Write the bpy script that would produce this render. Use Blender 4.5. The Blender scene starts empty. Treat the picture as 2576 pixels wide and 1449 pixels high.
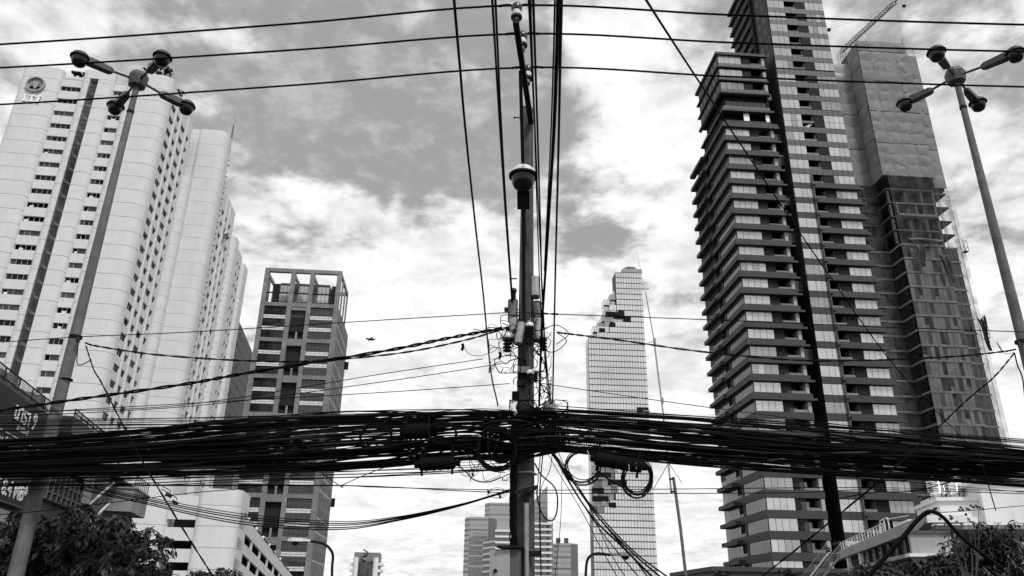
import bpy, math, random
from mathutils import Vector, Matrix, noise
rnd = random.Random(7)
SC = bpy.context.scene
COL = SC.collection
R_ = math.radians
# ------------------------------------------------------------------ camera
FPX, PITCH, ROLL, CZ = 1932.0, R_(22.7), R_(.9), 1.6      # focal length in px of a 2576 px wide frame
fwd = Vector((0, math.cos(PITCH), math.sin(PITCH)))
up0 = Vector((0, -math.sin(PITCH), math.cos(PITCH))); ri0 = Vector((1, 0, 0))
RI = ri0*math.cos(ROLL) + up0*math.sin(ROLL); UP = up0*math.cos(ROLL) - ri0*math.sin(ROLL)
EYE = Vector((0, 0, CZ))
cam = bpy.data.cameras.new('camera'); cam.sensor_width = 36; cam.lens = 36*FPX/2576
cam.clip_start = .1; cam.clip_end = 6000
camo = bpy.data.objects.new('camera', cam); COL.objects.link(camo)
camo.matrix_world = Matrix(((RI.x, UP.x, -fwd.x, 0), (RI.y, UP.y, -fwd.y, 0), (RI.z, UP.z, -fwd.z, CZ), (0, 0, 0, 1)))
SC.camera = camo
def ray(px, py): return RI*(px-1288) + UP*(724.5-py) + fwd*FPX
def at(px, py, Y):                       # the place seen at a photo pixel, Y metres ahead
    d = ray(px, py); return EYE + d*(Y/d.y)
SC.view_settings.view_transform = 'Standard'; SC.view_settings.look = 'None'
SC.view_settings.exposure = 0.0; SC.view_settings.gamma = 1.0; SC.view_settings.use_curve_mapping = False
SC.cycles.max_bounces = 6; SC.cycles.transparent_max_bounces = 12; SC.cycles.use_denoising = True
# ------------------------------------------------------------------ sun and sky (a black and white picture: every colour is a grey)
SUN_EL, SUN_AZ = R_(52), R_(150)         # azimuth clockwise from +Y: behind the camera, to its right
sd = Vector((math.sin(SUN_AZ)*math.cos(SUN_EL), math.cos(SUN_AZ)*math.cos(SUN_EL), math.sin(SUN_EL)))
sun = bpy.data.lights.new('sun', 'SUN'); sun.energy = SUN_E = 2.4; sun.angle = R_(11); sun.color = (1, 1, 1)
suno = bpy.data.objects.new('sun', sun); COL.objects.link(suno); suno.location = (30, -60, 120)
suno.rotation_euler = (-sd).to_track_quat('-Z', 'Y').to_euler()
world = bpy.data.worlds.new('World'); SC.world = world; world.use_nodes = True
class NT:
    def __init__(s, nt): s.nt = nt; nt.nodes.clear()
    def n(s, typ, ins=None, **kw):
        nd = s.nt.nodes.new(typ)
        for k, v in kw.items(): setattr(nd, k, v)
        for k, v in (ins or {}).items():
            if isinstance(v, bpy.types.NodeSocket): s.nt.links.new(v, nd.inputs[k])
            else: nd.inputs[k].default_value = v
        return nd
    def m(s, op, a, b=None, c=None, clamp=False):
        nd = s.nt.nodes.new('ShaderNodeMath'); nd.operation = op; nd.use_clamp = clamp
        for i, v in enumerate((a, b, c)):
            if v is None: continue
            if isinstance(v, bpy.types.NodeSocket): s.nt.links.new(v, nd.inputs[i])
            else: nd.inputs[i].default_value = v
        return nd.outputs[0]
    def ramp(s, v, lo, hi, a=0., b=1., smooth=True):
        nd = s.n('ShaderNodeMapRange', {0: v, 1: lo, 2: hi, 3: a, 4: b})
        if smooth: nd.interpolation_type = 'SMOOTHSTEP'
        return nd.outputs[0]
def build_sky():
    t = NT(world.node_tree)
    d = t.n('ShaderNodeTexCoord').outputs['Generated']
    nrm = t.n('ShaderNodeVectorMath', {0: d}, operation='NORMALIZE').outputs[0]
    x, y, z = t.n('ShaderNodeSeparateXYZ', {0: nrm}).outputs
    zz = t.m('ADD', t.m('MAXIMUM', z, 0.0), .16)
    u, v = t.m('DIVIDE', x, zz), t.m('DIVIDE', y, zz)           # the cloud deck, a flat layer overhead
    pl = t.n('ShaderNodeCombineXYZ', {0: u, 1: v, 2: 3.7}).outputs[0]
    def fbm(scale, det, rough, off, dist=0.):
        p = t.n('ShaderNodeVectorMath', {0: pl, 1: off}, operation='ADD').outputs[0]
        return t.n('ShaderNodeTexNoise', {'Vector': p, 'Scale': scale, 'Detail': det, 'Roughness': rough, 'Distortion': dist}).outputs[0]
    big = fbm(1.3, 3, .5, (0.3, 1.7, 0))
    mid = fbm(8.5, 9, .57, (4.1, 2.2, 0), .12)
    fine = fbm(19, 8, .6, (1.1, 9.2, 0), .2)
    cov = t.m('ADD', t.m('MULTIPLY', big, .34), t.m('ADD', t.m('MULTIPLY', mid, .74), t.m('MULTIPLY', fine, .12)))
    for px, py, rad, w in CLOUDS:                                # where the deck is thick or open in the photograph
        r = ray(px, py).normalized(); q = Vector((r.x, r.y))/(r.z+.16)
        r2 = ray(px+rad, py).normalized(); s = abs(r2.x/(r2.z+.16)-q.x)
        du, dv = t.m('SUBTRACT', u, q.x), t.m('SUBTRACT', v, q.y)
        e = t.m('DIVIDE', t.m('ADD', t.m('MULTIPLY', du, du), t.m('MULTIPLY', dv, dv)), -s*s)
        cov = t.m('ADD', cov, t.m('MULTIPLY', t.m('EXPONENT', e), w))
    low = t.ramp(z, .16, .58, 1, 0)                              # thicker haze layer of cloud near the horizon
    cov = t.m('ADD', cov, t.m('MULTIPLY', low, .19))
    veil = t.m('MULTIPLY', t.ramp(t.m('ADD', t.m('MULTIPLY', mid, .5), t.m('MULTIPLY', fine, .5)), .44, .64), .34)   # thin wisps in the open sky
    mask = t.m('MAXIMUM', t.ramp(cov, .50, .70), veil)
    sky = t.n('ShaderNodeTexSky', sky_type='NISHITA', sun_disc=False, sun_elevation=SUN_EL, sun_rotation=SUN_AZ,
              air_density=1.2, dust_density=2.2, ozone_density=1.0)
    grey = t.n('ShaderNodeRGBToBW', {0: sky.outputs[0]}).outputs[0]
    grey = t.m('ADD', t.m('MULTIPLY', grey, SKY_K), SKY_B)
    shade = fbm(4.5, 7, .55, (8.8, 3.1, 0), .2)
    shade2 = t.ramp(t.m('ADD', t.m('MULTIPLY', shade, .7), t.m('MULTIPLY', fine, .3)), .36, .60, CL_LO, CL_HI)
    thick = t.ramp(cov, .62, .86, 0, 1)
    cl = t.m('ADD', shade2, t.m('MULTIPLY', thick, CL_T))
    col = t.m('ADD', t.m('MULTIPLY', cl, mask), t.m('MULTIPLY', grey, t.m('SUBTRACT', 1, mask)))
    bg = t.n('ShaderNodeBackground', {0: col, 1: .1})
    t.n('ShaderNodeOutputWorld', {0: bg.outputs[0]})
SKY_K, SKY_B, CL_LO, CL_HI, CL_T = .20, 3.35, 7.3, 9.9, 1.4
CLOUDS = [(880, 230, 330, -.17), (1150, 420, 190, -.17), (700, 420, 160, -.10), (1500, 620, 110, -.10), (1380, 330, 120, -.08),
          (1080, 640, 130, -.04), (820, 500, 160, .10), (1060, 660, 190, .07), (640, 430, 120, .06), (120, 100, 160, .10), (420, 60, 130, .05),
          (1640, 300, 190, .15), (1560, 90, 120, .12), (1680, 560, 130, .12), (2300, 60, 170, -.10), (2400, 420, 190, .09), (980, 120, 90, .05),
          (1050, 260, 60, .12), (1070, 60, 80, .10), (500, 240, 70, .08), (1230, 760, 260, .08), (760, 650, 120, -.05), (1480, 450, 70, -.05)]
build_sky()
# ------------------------------------------------------------------ materials
MATS = {}
def mat(name, v, rough=.7, var=.12, scale=3., bump=.0, bscale=30., metal=0., spec=.3, streak=0., island=0.):
    m = bpy.data.materials.new(name); m.use_nodes = True; t = NT(m.node_tree)
    co = t.n('ShaderNodeTexCoord').outputs['Object']; ob = t.n('ShaderNodeObjectInfo')
    off = t.n('ShaderNodeVectorMath', {0: co, 1: t.n('ShaderNodeCombineXYZ', {0: t.m('MULTIPLY', ob.outputs['Random'], 91.), 1: 0., 2: 0.}).outputs[0]}, operation='ADD').outputs[0]
    n1 = t.n('ShaderNodeTexNoise', {'Vector': off, 'Scale': scale, 'Detail': 6., 'Roughness': .6}).outputs[0]
    f = t.ramp(n1, .3, .7, 1-var, 1+var, False)
    if streak:                                                   # rain streaks running down the wall
        mp = t.n('ShaderNodeMapping', {0: off, 3: (1.6, 1.6, .09)}).outputs[0]
        n2 = t.n('ShaderNodeTexNoise', {'Vector': mp, 'Scale': 1.6, 'Detail': 5., 'Roughness': .7}).outputs[0]
        f = t.m('MULTIPLY', f, t.ramp(n2, .45, .75, 1, 1-streak))
    if island: f = t.m('MULTIPLY', f, t.ramp(ob.outputs['Random'], 0, 1, 1-island, 1+island, False))
    val = t.m('MULTIPLY', f, v)
    colr = t.n('ShaderNodeCombineColor', {0: val, 1: val, 2: val}).outputs[0]
    ins = {'Base Color': colr, 'Roughness': rough, 'Metallic': metal, 'Specular IOR Level': spec}
    if bump:
        n3 = t.n('ShaderNodeTexNoise', {'Vector': off, 'Scale': bscale, 'Detail': 4.}).outputs[0]
        ins['Normal'] = t.n('ShaderNodeBump', {'Height': n3, 'Strength': bump, 'Distance': .02}).outputs[0]
    b = t.n('ShaderNodeBsdfPrincipled', ins)
    t.n('ShaderNodeOutputMaterial', {0: b.outputs[0]})
    MATS[name] = m; return m
def foliage(name, v, rough=.5):
    m = bpy.data.materials.new(name); m.use_nodes = True; t = NT(m.node_tree)
    g = t.n('ShaderNodeNewGeometry').outputs['Random Per Island']
    val = t.m('MULTIPLY', t.ramp(g, 0, 1, .35, 1.9, False), v)
    colr = t.n('ShaderNodeCombineColor', {0: val, 1: val, 2: val}).outputs[0]
    b = t.n('ShaderNodeBsdfPrincipled', {'Base Color': colr, 'Roughness': rough, 'Specular IOR Level': .4})
    t.n('ShaderNodeOutputMaterial', {0: b.outputs[0]}); MATS[name] = m
def glass(name, body, refl, rough=.02, var=.25, wob=.0, curtain=0., clear=0., fw=.7):
    """window glass: what stands behind the pane (body) under a mirror reflection"""
    m = bpy.data.materials.new(name); m.use_nodes = True; t = NT(m.node_tree)
    co = t.n('ShaderNodeTexCoord').outputs['Object']; ob = t.n('ShaderNodeObjectInfo').outputs['Random']
    v = t.m('MULTIPLY', t.ramp(ob, 0, 1, 1-var, 1+var, False), body)
    if curtain:
        wv = t.n('ShaderNodeTexWave', {'Vector': co, 'Scale': 1.7, 'Distortion': 3., 'Detail': 2.}, bands_direction='X').outputs['Fac']
        v = t.m('MULTIPLY', v, t.ramp(wv, 0, 1, 1-curtain, 1+curtain, False))
    colr = t.n('ShaderNodeCombineColor', {0: v, 1: v, 2: v}).outputs[0]
    df = t.n('ShaderNodeBsdfDiffuse', {0: colr})
    if clear: df = t.n('ShaderNodeMixShader', {0: clear, 1: df.outputs[0], 2: t.n('ShaderNodeBsdfTransparent', {0: (.8, .8, .8, 1)}).outputs[0]})
    gi = {0: (.95, .95, .95, 1), 1: rough}
    if wob:
        off = t.n('ShaderNodeVectorMath', {0: co, 1: t.n('ShaderNodeCombineXYZ', {0: t.m('MULTIPLY', ob, 57.), 1: 0., 2: 0.}).outputs[0]}, operation='ADD').outputs[0]
        ns = t.n('ShaderNodeTexNoise', {'Vector': off, 'Scale': .7, 'Detail': 1.}).outputs[0]
        gi['Normal'] = t.n('ShaderNodeBump', {'Height': ns, 'Strength': wob, 'Distance': .25}).outputs[0]
    gl = t.n('ShaderNodeBsdfGlossy', gi)
    fr = t.n('ShaderNodeFresnel', {0: 1.5}).outputs[0]
    k = t.m('ADD', t.m('MULTIPLY', fr, fw), refl, clamp=True)
    mx = t.n('ShaderNodeMixShader', {0: k, 1: df.outputs[0], 2: gl.outputs[0]})
    t.n('ShaderNodeOutputMaterial', {0: mx.outputs[0]})
    MATS[name] = m; return m
mat('white_render', .67, .8, .05, .35, .05, 8, streak=.10)
mat('white_plain', .8, .7, .06, 1., streak=.12)
mat('dark_gap', .02, .9, .1)
mat('void_shade', .006, .9, .1)  # near black: shade of interiors and recesses put into the colour
mat('frame_white', .7, .5, .06, 2)
mat('frame_dark', .03, .5, .1, 2)
mat('fascia', .048, .6, .10, .6, streak=.22, island=.06)
mat('fascia_panel', .085, .5, .06, .6, island=.05)
mat('soffit_shade', .03, .9, .1)  # darker than the fascia, shade of undersides put into the colour
mat('dark_cladding', .055, .6, .15, .4, island=.15)
mat('louver', .022, .7, .2, 2)
mat('light_pier', .36, .7, .06)
mat('concrete_pole', .15, .85, .28, 4., .5, 60, streak=.35)
mat('concrete_old', .085, .85, .35, 5., .6, 60, streak=.5)
mat('concrete', .26, .9, .2, .8, .3, 20, streak=.25)
mat('concrete_dark', .10, .9, .25, .6, .3, 20, streak=.3)
mat('stone_clad', .22, .6, .14, .5, streak=.2, island=.13)
mat('stone_dark', .085, .7, .12, .5)
mat('white_spandrel', .72, .4, .06, 1, island=.08)
mat('cable', .006, .7, .25, 2, spec=.04)
mat('cable_grey', .028, .5, .3, 3)
mat('cable_pale', .45, .5, .1, 3)
mat('steel_dark', .010, .6, .4, 6, .3, 40, spec=.15)
mat('steel_grey', .14, .5, .3, 5, .2, 40, metal=.3)
mat('aluminium', .38, .38, .12, 6, metal=.85)
mat('galv', .32, .45, .25, 6, metal=.5)
mat('porcelain', .75, .2, .12, 6, spec=.6)
mat('porcelain_brown', .02, .25, .2, 6, spec=.6)
mat('lamp_shell', .05, .45, .35, 5, .2, 40, spec=.4)
mat('lamp_shell_pale', .6, .45, .2, 5)
mat('lamp_bowl', .010, .2, .5, 7, spec=.3)
mat('lamp_globe', .8, .3, .04)
mat('tarp', .20, .75, .16, .25, island=.10)
mat('tarp_seam', .07, .8, .2, 1.)
mat('tarp_pale', .34, .6, .12, .5)
mat('bark', .08, .9, .3, 5, .5, 30)
mat('bird_feather', .01, .8)
mat('billboard', .015, .7, .08, .3)
mat('letter_bright', .93, .5, .02)
mat('letter_white', .75, .5, .03)
mat('letter_grey', .45, .6, .05)
mat('water_tank', .8, .16, .05, 2, metal=.9)
mat('asphalt', .05, .9, .2, .3)
mat('kerb', .3, .9, .2, 1)
mat('grey_facade', .22, .5, .1, .05, island=.05)
mat('rail_white', .65, .5, .1, 3)
mat('wall_grey', .36, .85, .15, .6, streak=.3)
mat('mesh_grey', .10, .8, .2)
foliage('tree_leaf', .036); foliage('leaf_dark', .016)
glass('glass_sky', .30, .32, .03, .12, .02, curtain=.12)
glass('glass_sky_b', .42, .20, .04, .10, .02, curtain=.2)
glass('glass_sky_c', .16, .22, .03, .2, .03, curtain=.1)
glass('glass_flat', .015, .0, .03, .5, .05, fw=.2)
glass('glass_flat_b', .06, .0, .05, .4, .05, curtain=.2, fw=.3)
glass('glass_side_shaded', .12, .05, .05, .25, .02, curtain=.2)  # side glass made darker than the front glass, shade put into its colour
glass('glass_dark', .02, .04, .03, .5, .05)
glass('glass_mid', .10, .10, .03, .3, .04)
glass('glass_tower', .50, .36, .02, .12, .02)
glass('glass_office', .022, .03, .03, .4, .06)
glass('glass_core', .22, .30, .03, .12, .03)
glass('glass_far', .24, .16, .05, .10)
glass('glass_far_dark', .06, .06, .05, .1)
glass('glass_clear', .02, .0, .02, .2, clear=.85)
def netting():
    m = bpy.data.materials.new('netting'); m.use_nodes = True; t = NT(m.node_tree)
    co = t.n('ShaderNodeTexCoord').outputs['Object']
    n1 = t.n('ShaderNodeTexNoise', {'Vector': co, 'Scale': .35, 'Detail': 5.}).outputs[0]
    k = t.ramp(n1, .35, .7, .55, .92)
    d = t.n('ShaderNodeBsdfDiffuse', {0: (.11, .11, .11, 1)})
    mx = t.n('ShaderNodeMixShader', {0: k, 1: d.outputs[0], 2: t.n('ShaderNodeBsdfTransparent').outputs[0]})
    t.n('ShaderNodeOutputMaterial', {0: mx.outputs[0]}); MATS['netting'] = m
netting()
# ------------------------------------------------------------------ mesh helpers
class MB:
    def __init__(s): s.v = []; s.f = []
    def add(s, vs, fs):
        o = len(s.v); s.v += [tuple(p) for p in vs]; s.f += [tuple(i+o for i in q) for q in fs]; return s
    def box(s, x0, x1, y0, y1, z0, z1):
        return s.add([(x0,y0,z0),(x1,y0,z0),(x1,y1,z0),(x0,y1,z0),(x0,y0,z1),(x1,y0,z1),(x1,y1,z1),(x0,y1,z1)],
                     [(0,3,2,1),(4,5,6,7),(0,1,5,4),(1,2,6,5),(2,3,7,6),(3,0,4,7)])
    def prism(s, poly, z0, z1):                       # poly: counter-clockwise seen from above
        n = len(poly); vs = [(x,y,z0) for x,y in poly]+[(x,y,z1) for x,y in poly]
        return s.add(vs, [tuple(range(n-1,-1,-1)), tuple(range(n,2*n))]+[(i,(i+1)%n,(i+1)%n+n,i+n) for i in range(n)])
    def xprism(s, poly, x0, x1):                      # poly in (y,z), extruded along x
        n = len(poly); vs = [(x0,y,z) for y,z in poly]+[(x1,y,z) for y,z in poly]
        return s.add(vs, [tuple(range(n-1,-1,-1)), tuple(range(n,2*n))]+[(i,(i+1)%n,(i+1)%n+n,i+n) for i in range(n)])
    def yprism(s, poly, y0, y1):                      # poly in (x,z)
        n = len(poly); vs = [(x,y0,z) for x,z in poly]+[(x,y1,z) for x,z in poly]
        return s.add(vs, [tuple(range(n)), tuple(range(2*n-1,n-1,-1))]+[(i,i+n,(i+1)%n+n,(i+1)%n) for i in range(n)])
    def tube(s, pts, r, n=6, cap=True):
        pts = [Vector(p) for p in pts]; m = len(pts); base = len(s.v)
        rs = r if isinstance(r, (list, tuple)) else [r]*m
        prev = None
        for i in range(m):
            d = (pts[min(i+1,m-1)]-pts[max(i-1,0)])
            d = d.normalized() if d.length > 1e-9 else Vector((0,0,1))
            if prev is None:
                a = Vector((0,0,1)) if abs(d.z) < .9 else Vector((1,0,0)); e = d.cross(a).normalized()
            else:
                e = prev-d*prev.dot(d); e = e.normalized() if e.length > 1e-6 else d.orthogonal().normalized()
            prev = e; g = d.cross(e)
            for k in range(n):
                an = 2*math.pi*k/n; s.v.append(tuple(pts[i]+(e*math.cos(an)+g*math.sin(an))*rs[i]))
        for i in range(m-1):
            for k in range(n):
                a = base+i*n+k; b = base+i*n+(k+1)%n; s.f.append((a,b,b+n,a+n))
        if cap: s.f.append(tuple(base+n-1-k for k in range(n))); s.f.append(tuple(base+(m-1)*n+k for k in range(n)))
        return s
    def lathe(s, prof, n=16, mtx=None):               # prof: (radius, z) from bottom to top
        base = len(s.v); m = len(prof)
        for r, z in prof:
            for k in range(n):
                an = 2*math.pi*k/n; p = Vector((r*math.cos(an), r*math.sin(an), z)); s.v.append(tuple(mtx@p if mtx else p))
        for i in range(m-1):
            for k in range(n):
                a = base+i*n+k; b = base+i*n+(k+1)%n; s.f.append((a,b,b+n,a+n))
        s.f.append(tuple(base+n-1-k for k in range(n))); s.f.append(tuple(base+(m-1)*n+k for k in range(n)))
        return s
    def beam(s, a, b, w, h):                          # a rectangular bar from a to b
        a, b = Vector(a), Vector(b); d = (b-a).normalized()
        e = d.cross(Vector((0,0,1))); e = e.normalized() if e.length > 1e-4 else Vector((1,0,0)); g = e.cross(d)
        vs = [p+e*x*w/2+g*y*h/2 for p in (a,b) for x,y in ((-1,-1),(1,-1),(1,1),(-1,1))]
        return s.add(vs, [(0,1,2,3),(7,6,5,4),(0,4,5,1),(1,5,6,2),(2,6,7,3),(3,7,4,0)])
    def mesh(s, name, m, smooth=False):
        me = bpy.data.meshes.new(name); me.from_pydata(s.v, [], s.f); me.update()
        if m: me.materials.append(MATS[m])
        if smooth:
            me.polygons.foreach_set('use_smooth', [True]*len(me.polygons))
            try: me.set_sharp_from_angle(angle=R_(40))
            except Exception: pass
        return me
    def build(s, name, m, parent=None, smooth=False, **kw): return put(name, s.mesh(name, m, smooth), parent, **kw)
def put(name, me, parent=None, loc=None, rot=None, label=None, cat=None, group=None, kind=None):
    o = bpy.data.objects.new(name, me); COL.objects.link(o)
    if parent: o.parent = parent
    if loc is not None: o.location = loc
    if rot is not None: o.rotation_euler = rot
    if label: o['label'] = label
    if cat: o['category'] = cat
    if group: o['group'] = group
    if kind: o['kind'] = kind
    return o
def thing(name, label, cat, loc=(0,0,0), rz=0., group=None):
    return put(name, None, None, loc, (0,0,rz), label, cat, group)
CACHE = {}
def bx(name, m, parent, x0, x1, y0, y1, z0, z1, **kw):   # a box part; boxes of one size share their mesh
    k = (m, round(x1-x0,3), round(y1-y0,3), round(z1-z0,3))
    if k not in CACHE: CACHE[k] = MB().box(0, k[1], 0, k[2], 0, k[3]).mesh(name, m)
    return put(name, CACHE[k], parent, (x0,y0,z0), **kw)
def copy_tree(o, parent=None, **kw):
    c = o.copy(); COL.objects.link(c); c.parent = parent
    for ch in list(o.children): copy_tree(ch, c)
    return c
def arc(cx, cy, r, a0, a1, n=6): return [(cx+r*math.cos(R_(a0+(a1-a0)*i/n)), cy+r*math.sin(R_(a0+(a1-a0)*i/n))) for i in range(n+1)]
def smooth_path(pts, n=8):                               # Catmull-Rom through the points
    P = [Vector(p) for p in pts]; out = []
    for i in range(len(P)-1):
        p0 = P[i-1] if i else P[0]*2-P[1]; p1, p2 = P[i], P[i+1]; p3 = P[i+2] if i+2 < len(P) else P[-1]*2-P[-2]
        for k in range(n):
            t = k/n; out.append(.5*((2*p1)+(p2-p0)*t+(2*p0-5*p1+4*p2-p3)*t*t+(3*p1-p0-3*p2+p3)*t**3))
    return out+[P[-1]]
# ------------------------------------------------------------------ the ground
g = MB().add([(-4000,-4000,0),(4000,-4000,0),(4000,4000,0),(-4000,4000,0)], [(0,1,2,3)])  .build('ground', 'asphalt', kind='structure')
rd = MB().add([(-60,-30,.004),(60,-30,.004),(60,8.4,.004),(-60,8.4,.004)], [(0,1,2,3)]).build('road', 'asphalt', kind='structure')
MB().box(-60, 60, 8.4, 8.6, 0, .14).build('kerb', 'kerb', kind='structure')
MB().box(-60, 60, 8.6, 19, 0, .12).build('pavement', 'concrete_dark', kind='structure')
# ================================================================== white apartment tower, far left
ITF = thing('apartment_tower', 'tall white apartment tower with rounded columns, round emblem and the letters ITF', 'building', (-77.36,142,0), R_(7.5))
FH = 3.235; Z0 = 46.37-8*FH; NF = 28                        # floor lines Z0+k*FH
TOP = 111.3
def zl(k): return Z0+k*FH
def colpoly(a0, a1, b0=0., b1=1.6, r0=1.3, r1=1.3, ins=0.):  # plan of a column with rounded front corners
    a0 += ins; a1 -= ins; b0 += ins
    return [(a1,b1)] + [(a0,b1)] + arc(a0+r0,b0+r0,r0,180,270) + arc(a1-r1,b0+r1,r1,270,360)
def column(a0, a1, tops, b0=0., b1=1.6, r0=1.3, r1=1.3, k0=0, ktop=27):
    if r0 == 0: r0 = .02
    if r1 == 0: r1 = .02
    MB().prism(colpoly(a0,a1,b0,b1,r0,r1,.06)[::1], 0, tops-.1).build('column_core', 'dark_gap', ITF, True)
    me = MB().prism(colpoly(a0,a1,b0,b1,r0,r1), 0, FH-.07).mesh('wall_panel', 'white_render', True)
    for k in range(k0, ktop): put('wall_panel', me, ITF, (0,0,zl(k)+.07))
    MB().prism(colpoly(a0,a1,b0,b1,r0,r1), zl(ktop)+.07, tops).build('parapet_panel', 'white_render', ITF, True)
    MB().prism(colpoly(a0,a1,b0,b1,r0,r1), 0, zl(k0)).build('lower_wall', 'white_render', ITF, True)
column(-31.4, -23.1, 110.9)
column(-18.9, -17.05, 108.9, r1=0, ktop=27); column(-15.25, -12.1, 108.9, r0=0, ktop=27)
MB().prism(colpoly(-18.9,-12.1), 108.95, 111.1).build('parapet_panel', 'white_render', ITF, True)
# wide corner panel, wrapping to the side face
cpoly = lambda i=0.: [(-i,3.2),(-9.4+i,3.2)] + arc(-8.1,1.3,1.3-i,180,270) + arc(-2.2,2.2,2.2-i,270,360,8)
MB().prism(cpoly(.06), 0, TOP-.1).build('column_core', 'dark_gap', ITF, True)
me = MB().prism(cpoly(), 0, FH-.07).mesh('wall_panel', 'white_render', True)
for k in range(27): put('wall_panel', me, ITF, (0,0,zl(k)+.07))
MB().prism(cpoly(), zl(27)+.07, TOP+.3).build('parapet_panel', 'white_render', ITF, True)
MB().prism(cpoly(), 0, zl(0)).build('lower_wall', 'white_render', ITF, True)
MB().box(-31.2, -.5, 3.3, 20, 0, 109.5).build('core', 'dark_gap', ITF)
# windows: an opening between white spandrels, an aluminium frame and panes (some slid open, some with a cooling unit on the sill)
def window_variants(w, h, n, join=False):
    out = []
    for v in range(6):
        fr = MB(); t = .04
        fr.box(0,w,0,.1,0,t).box(0,w,0,.1,h-t,h).box(0,t,0,.1,t,h-t).box(w-t,w,0,.1,t,h-t)
        cuts = [w*i/n for i in range(1,n)]
        if v in (1,4): cuts = cuts[:-1]
        for c in cuts: fr.box(c-.022,c+.022,.01,.09,t,h-t)
        xs = [t]+cuts+[w-t]
        panes = []
        for i in range(len(xs)-1):
            if v == 2 and i == 1: continue
            if v == 4 and i == 0: continue
            if v == 5: continue
            panes.append((xs[i]+.03, xs[i+1]-.03, ['glass_flat','glass_flat_b','glass_flat','glass_flat','glass_flat_b','glass_flat'][v] if not (v == 3 and i == 0) else 'glass_flat_b'))
        ac = v in (2,4,5)
        if join and panes:
            jb = MB()
            for a,b,m in panes: jb.box(a,b,.04,.06,t,h-t)
            out.append((fr.mesh('frame','frame_white'), [(jb.mesh('pane', panes[0][2]), 0)], ac)); continue
        out.append((fr.mesh('frame','frame_white'), [(MB().box(a,b,.04,.06,t,h-t).mesh('pane', m), m) for a,b,m in panes], ac))
    return out
acm = MB().box(0,.75,0,.3,0,.52).mesh('cooling_unit', 'frame_white')
fanm = MB().lathe([(.2,0),(.2,.02)], 12, Matrix.Translation((.3,-.012,.27))@Matrix.Rotation(R_(90),4,'X')).mesh('fan', 'frame_dark')
def window(parent, vs, loc, rz=0.):
    v = rnd.choices(range(6), (5,4,2,3,2,3))[0]
    fr, panes, ac = vs[v]
    w = put('window', fr, parent, loc, (0,0,rz))
    for pm, _ in panes: put('pane', pm, w)
    if ac:
        a = put('cooling_unit', acm, w, (rnd.uniform(.15,1.2),.14,.07))
    return w
def recess(a0, a1, w0, w1, b=1.15, kz=1.2, wh=1.2, top=109.2):
    """recessed strip of wall with one window to a storey"""
    vs = window_variants(w1-w0, wh, 4 if w1-w0 > 3 else 3)
    m1 = MB().box(a0,a1,0,.5,0,FH-wh).mesh('spandrel','white_render')
    for k in range(27):
        z = zl(k)+kz
        put('spandrel', m1, ITF, (0,b,z+wh))
        if w0-a0 > .05: bx('pier','white_render',ITF,a0,w0,b,b+.5,z,z+wh)
        if a1-w1 > .05: bx('pier','white_render',ITF,w1,a1,b,b+.5,z,z+wh)
        window(ITF, vs, (w0,b+.22,z))
    MB().box(a0,a1,b,b+.5,0,zl(0)+kz).build('lower_wall','white_render',ITF)
    MB().box(a0,a1,b+1.6,b+1.7,0,109).build('room_back','void_shade',ITF)
    MB().box(a0,a1,b,b+.4,zl(27)+kz-.2,top).build('parapet_panel','white_render',ITF)
recess(-23.15, -18.85, -23.1, -18.9); recess(-12.15, -9.35, -12.1, -9.4)
# the stair strip: panes between mullions, white stair flights seen behind the glass
MB().box(-17.05,-15.25,1.5,1.55,0,108.9).build('stair_back','dark_gap',ITF)
pm = MB().box(-17.0,-15.3,.3,.33,.03,FH/3-.03).mesh('pane','glass_clear')
fm = MB().box(-17.05,-15.25,.26,.36,-.03,.03).mesh('mullion','frame_dark')
fl = []
for i in range(6): fl.append((-16.95+.26*i, FH*.42-.2*i))
st = [(-16.95,FH*.42)]
for i in range(6): st += [(-16.95+.25*(i+1), FH*.42-.19*i), (-16.95+.25*(i+1), FH*.42-.19*(i+1))]
st += [(-15.5, FH*.42-.19*6-.16), (-15.7,FH*.42-.19*6-.16), (-16.95, FH*.42-.55)]
sm = MB().yprism(st[::-1], .4, 1.2).mesh('stair_flight','letter_bright')
for k in range(27):
    for j in range(3): put('pane', pm, ITF, (0,0,zl(k)+j*FH/3)); put('mullion', fm, ITF, (0,0,zl(k)+j*FH/3))
    put('stair_flight', sm, ITF, (0,0,zl(k)+.15))
# side face: four columns of windows between thin ribs
def side_wall(a, b0, b1, wins, ztop, k0=0, kz=.5, wh=1.5, ribs=(), pat=None):
    """wall in the plane x=a running back from b0 to b1"""
    n = int((ztop-zl(0)-1)/FH)
    edges = [b0]+[e for w in wins for e in w]+[b1]
    for i in range(0,len(edges),2):
        MB().box(a-.45,a,edges[i],edges[i+1],0,ztop).build('pier','white_render',ITF)
    for j,(c0,c1) in enumerate(wins):
        vs = window_variants(c1-c0, wh, 2, True)
        m1 = MB().box(a-.45,a,c0,c1,0,FH-wh).mesh('spandrel','white_render')
        for k in range(k0,n):
            z = zl(k)+kz
            put('spandrel', m1, ITF, (0,0,z+wh-FH))
            window(ITF, vs, (a-.2,c0,z), R_(90))
        MB().box(a-.45,a,c0,c1,zl(n)+kz-FH+wh,ztop).build('parapet_panel','white_render',ITF)
        MB().box(a-2.2,a-2.1,c0,c1,0,ztop-.3).build('room_back','void_shade',ITF)
    for r in ribs: MB().box(a,a+.28,r-.28,r+.28,0,ztop-.4).build('rib','white_render',ITF)
side_wall(0, 3.2, 19.2, [(3.25,6.2),(7.0,9.7),(10.9,14.3),(15.6,17.9)], TOP-.4, ribs=(6.6,10.3,14.95))
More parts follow.
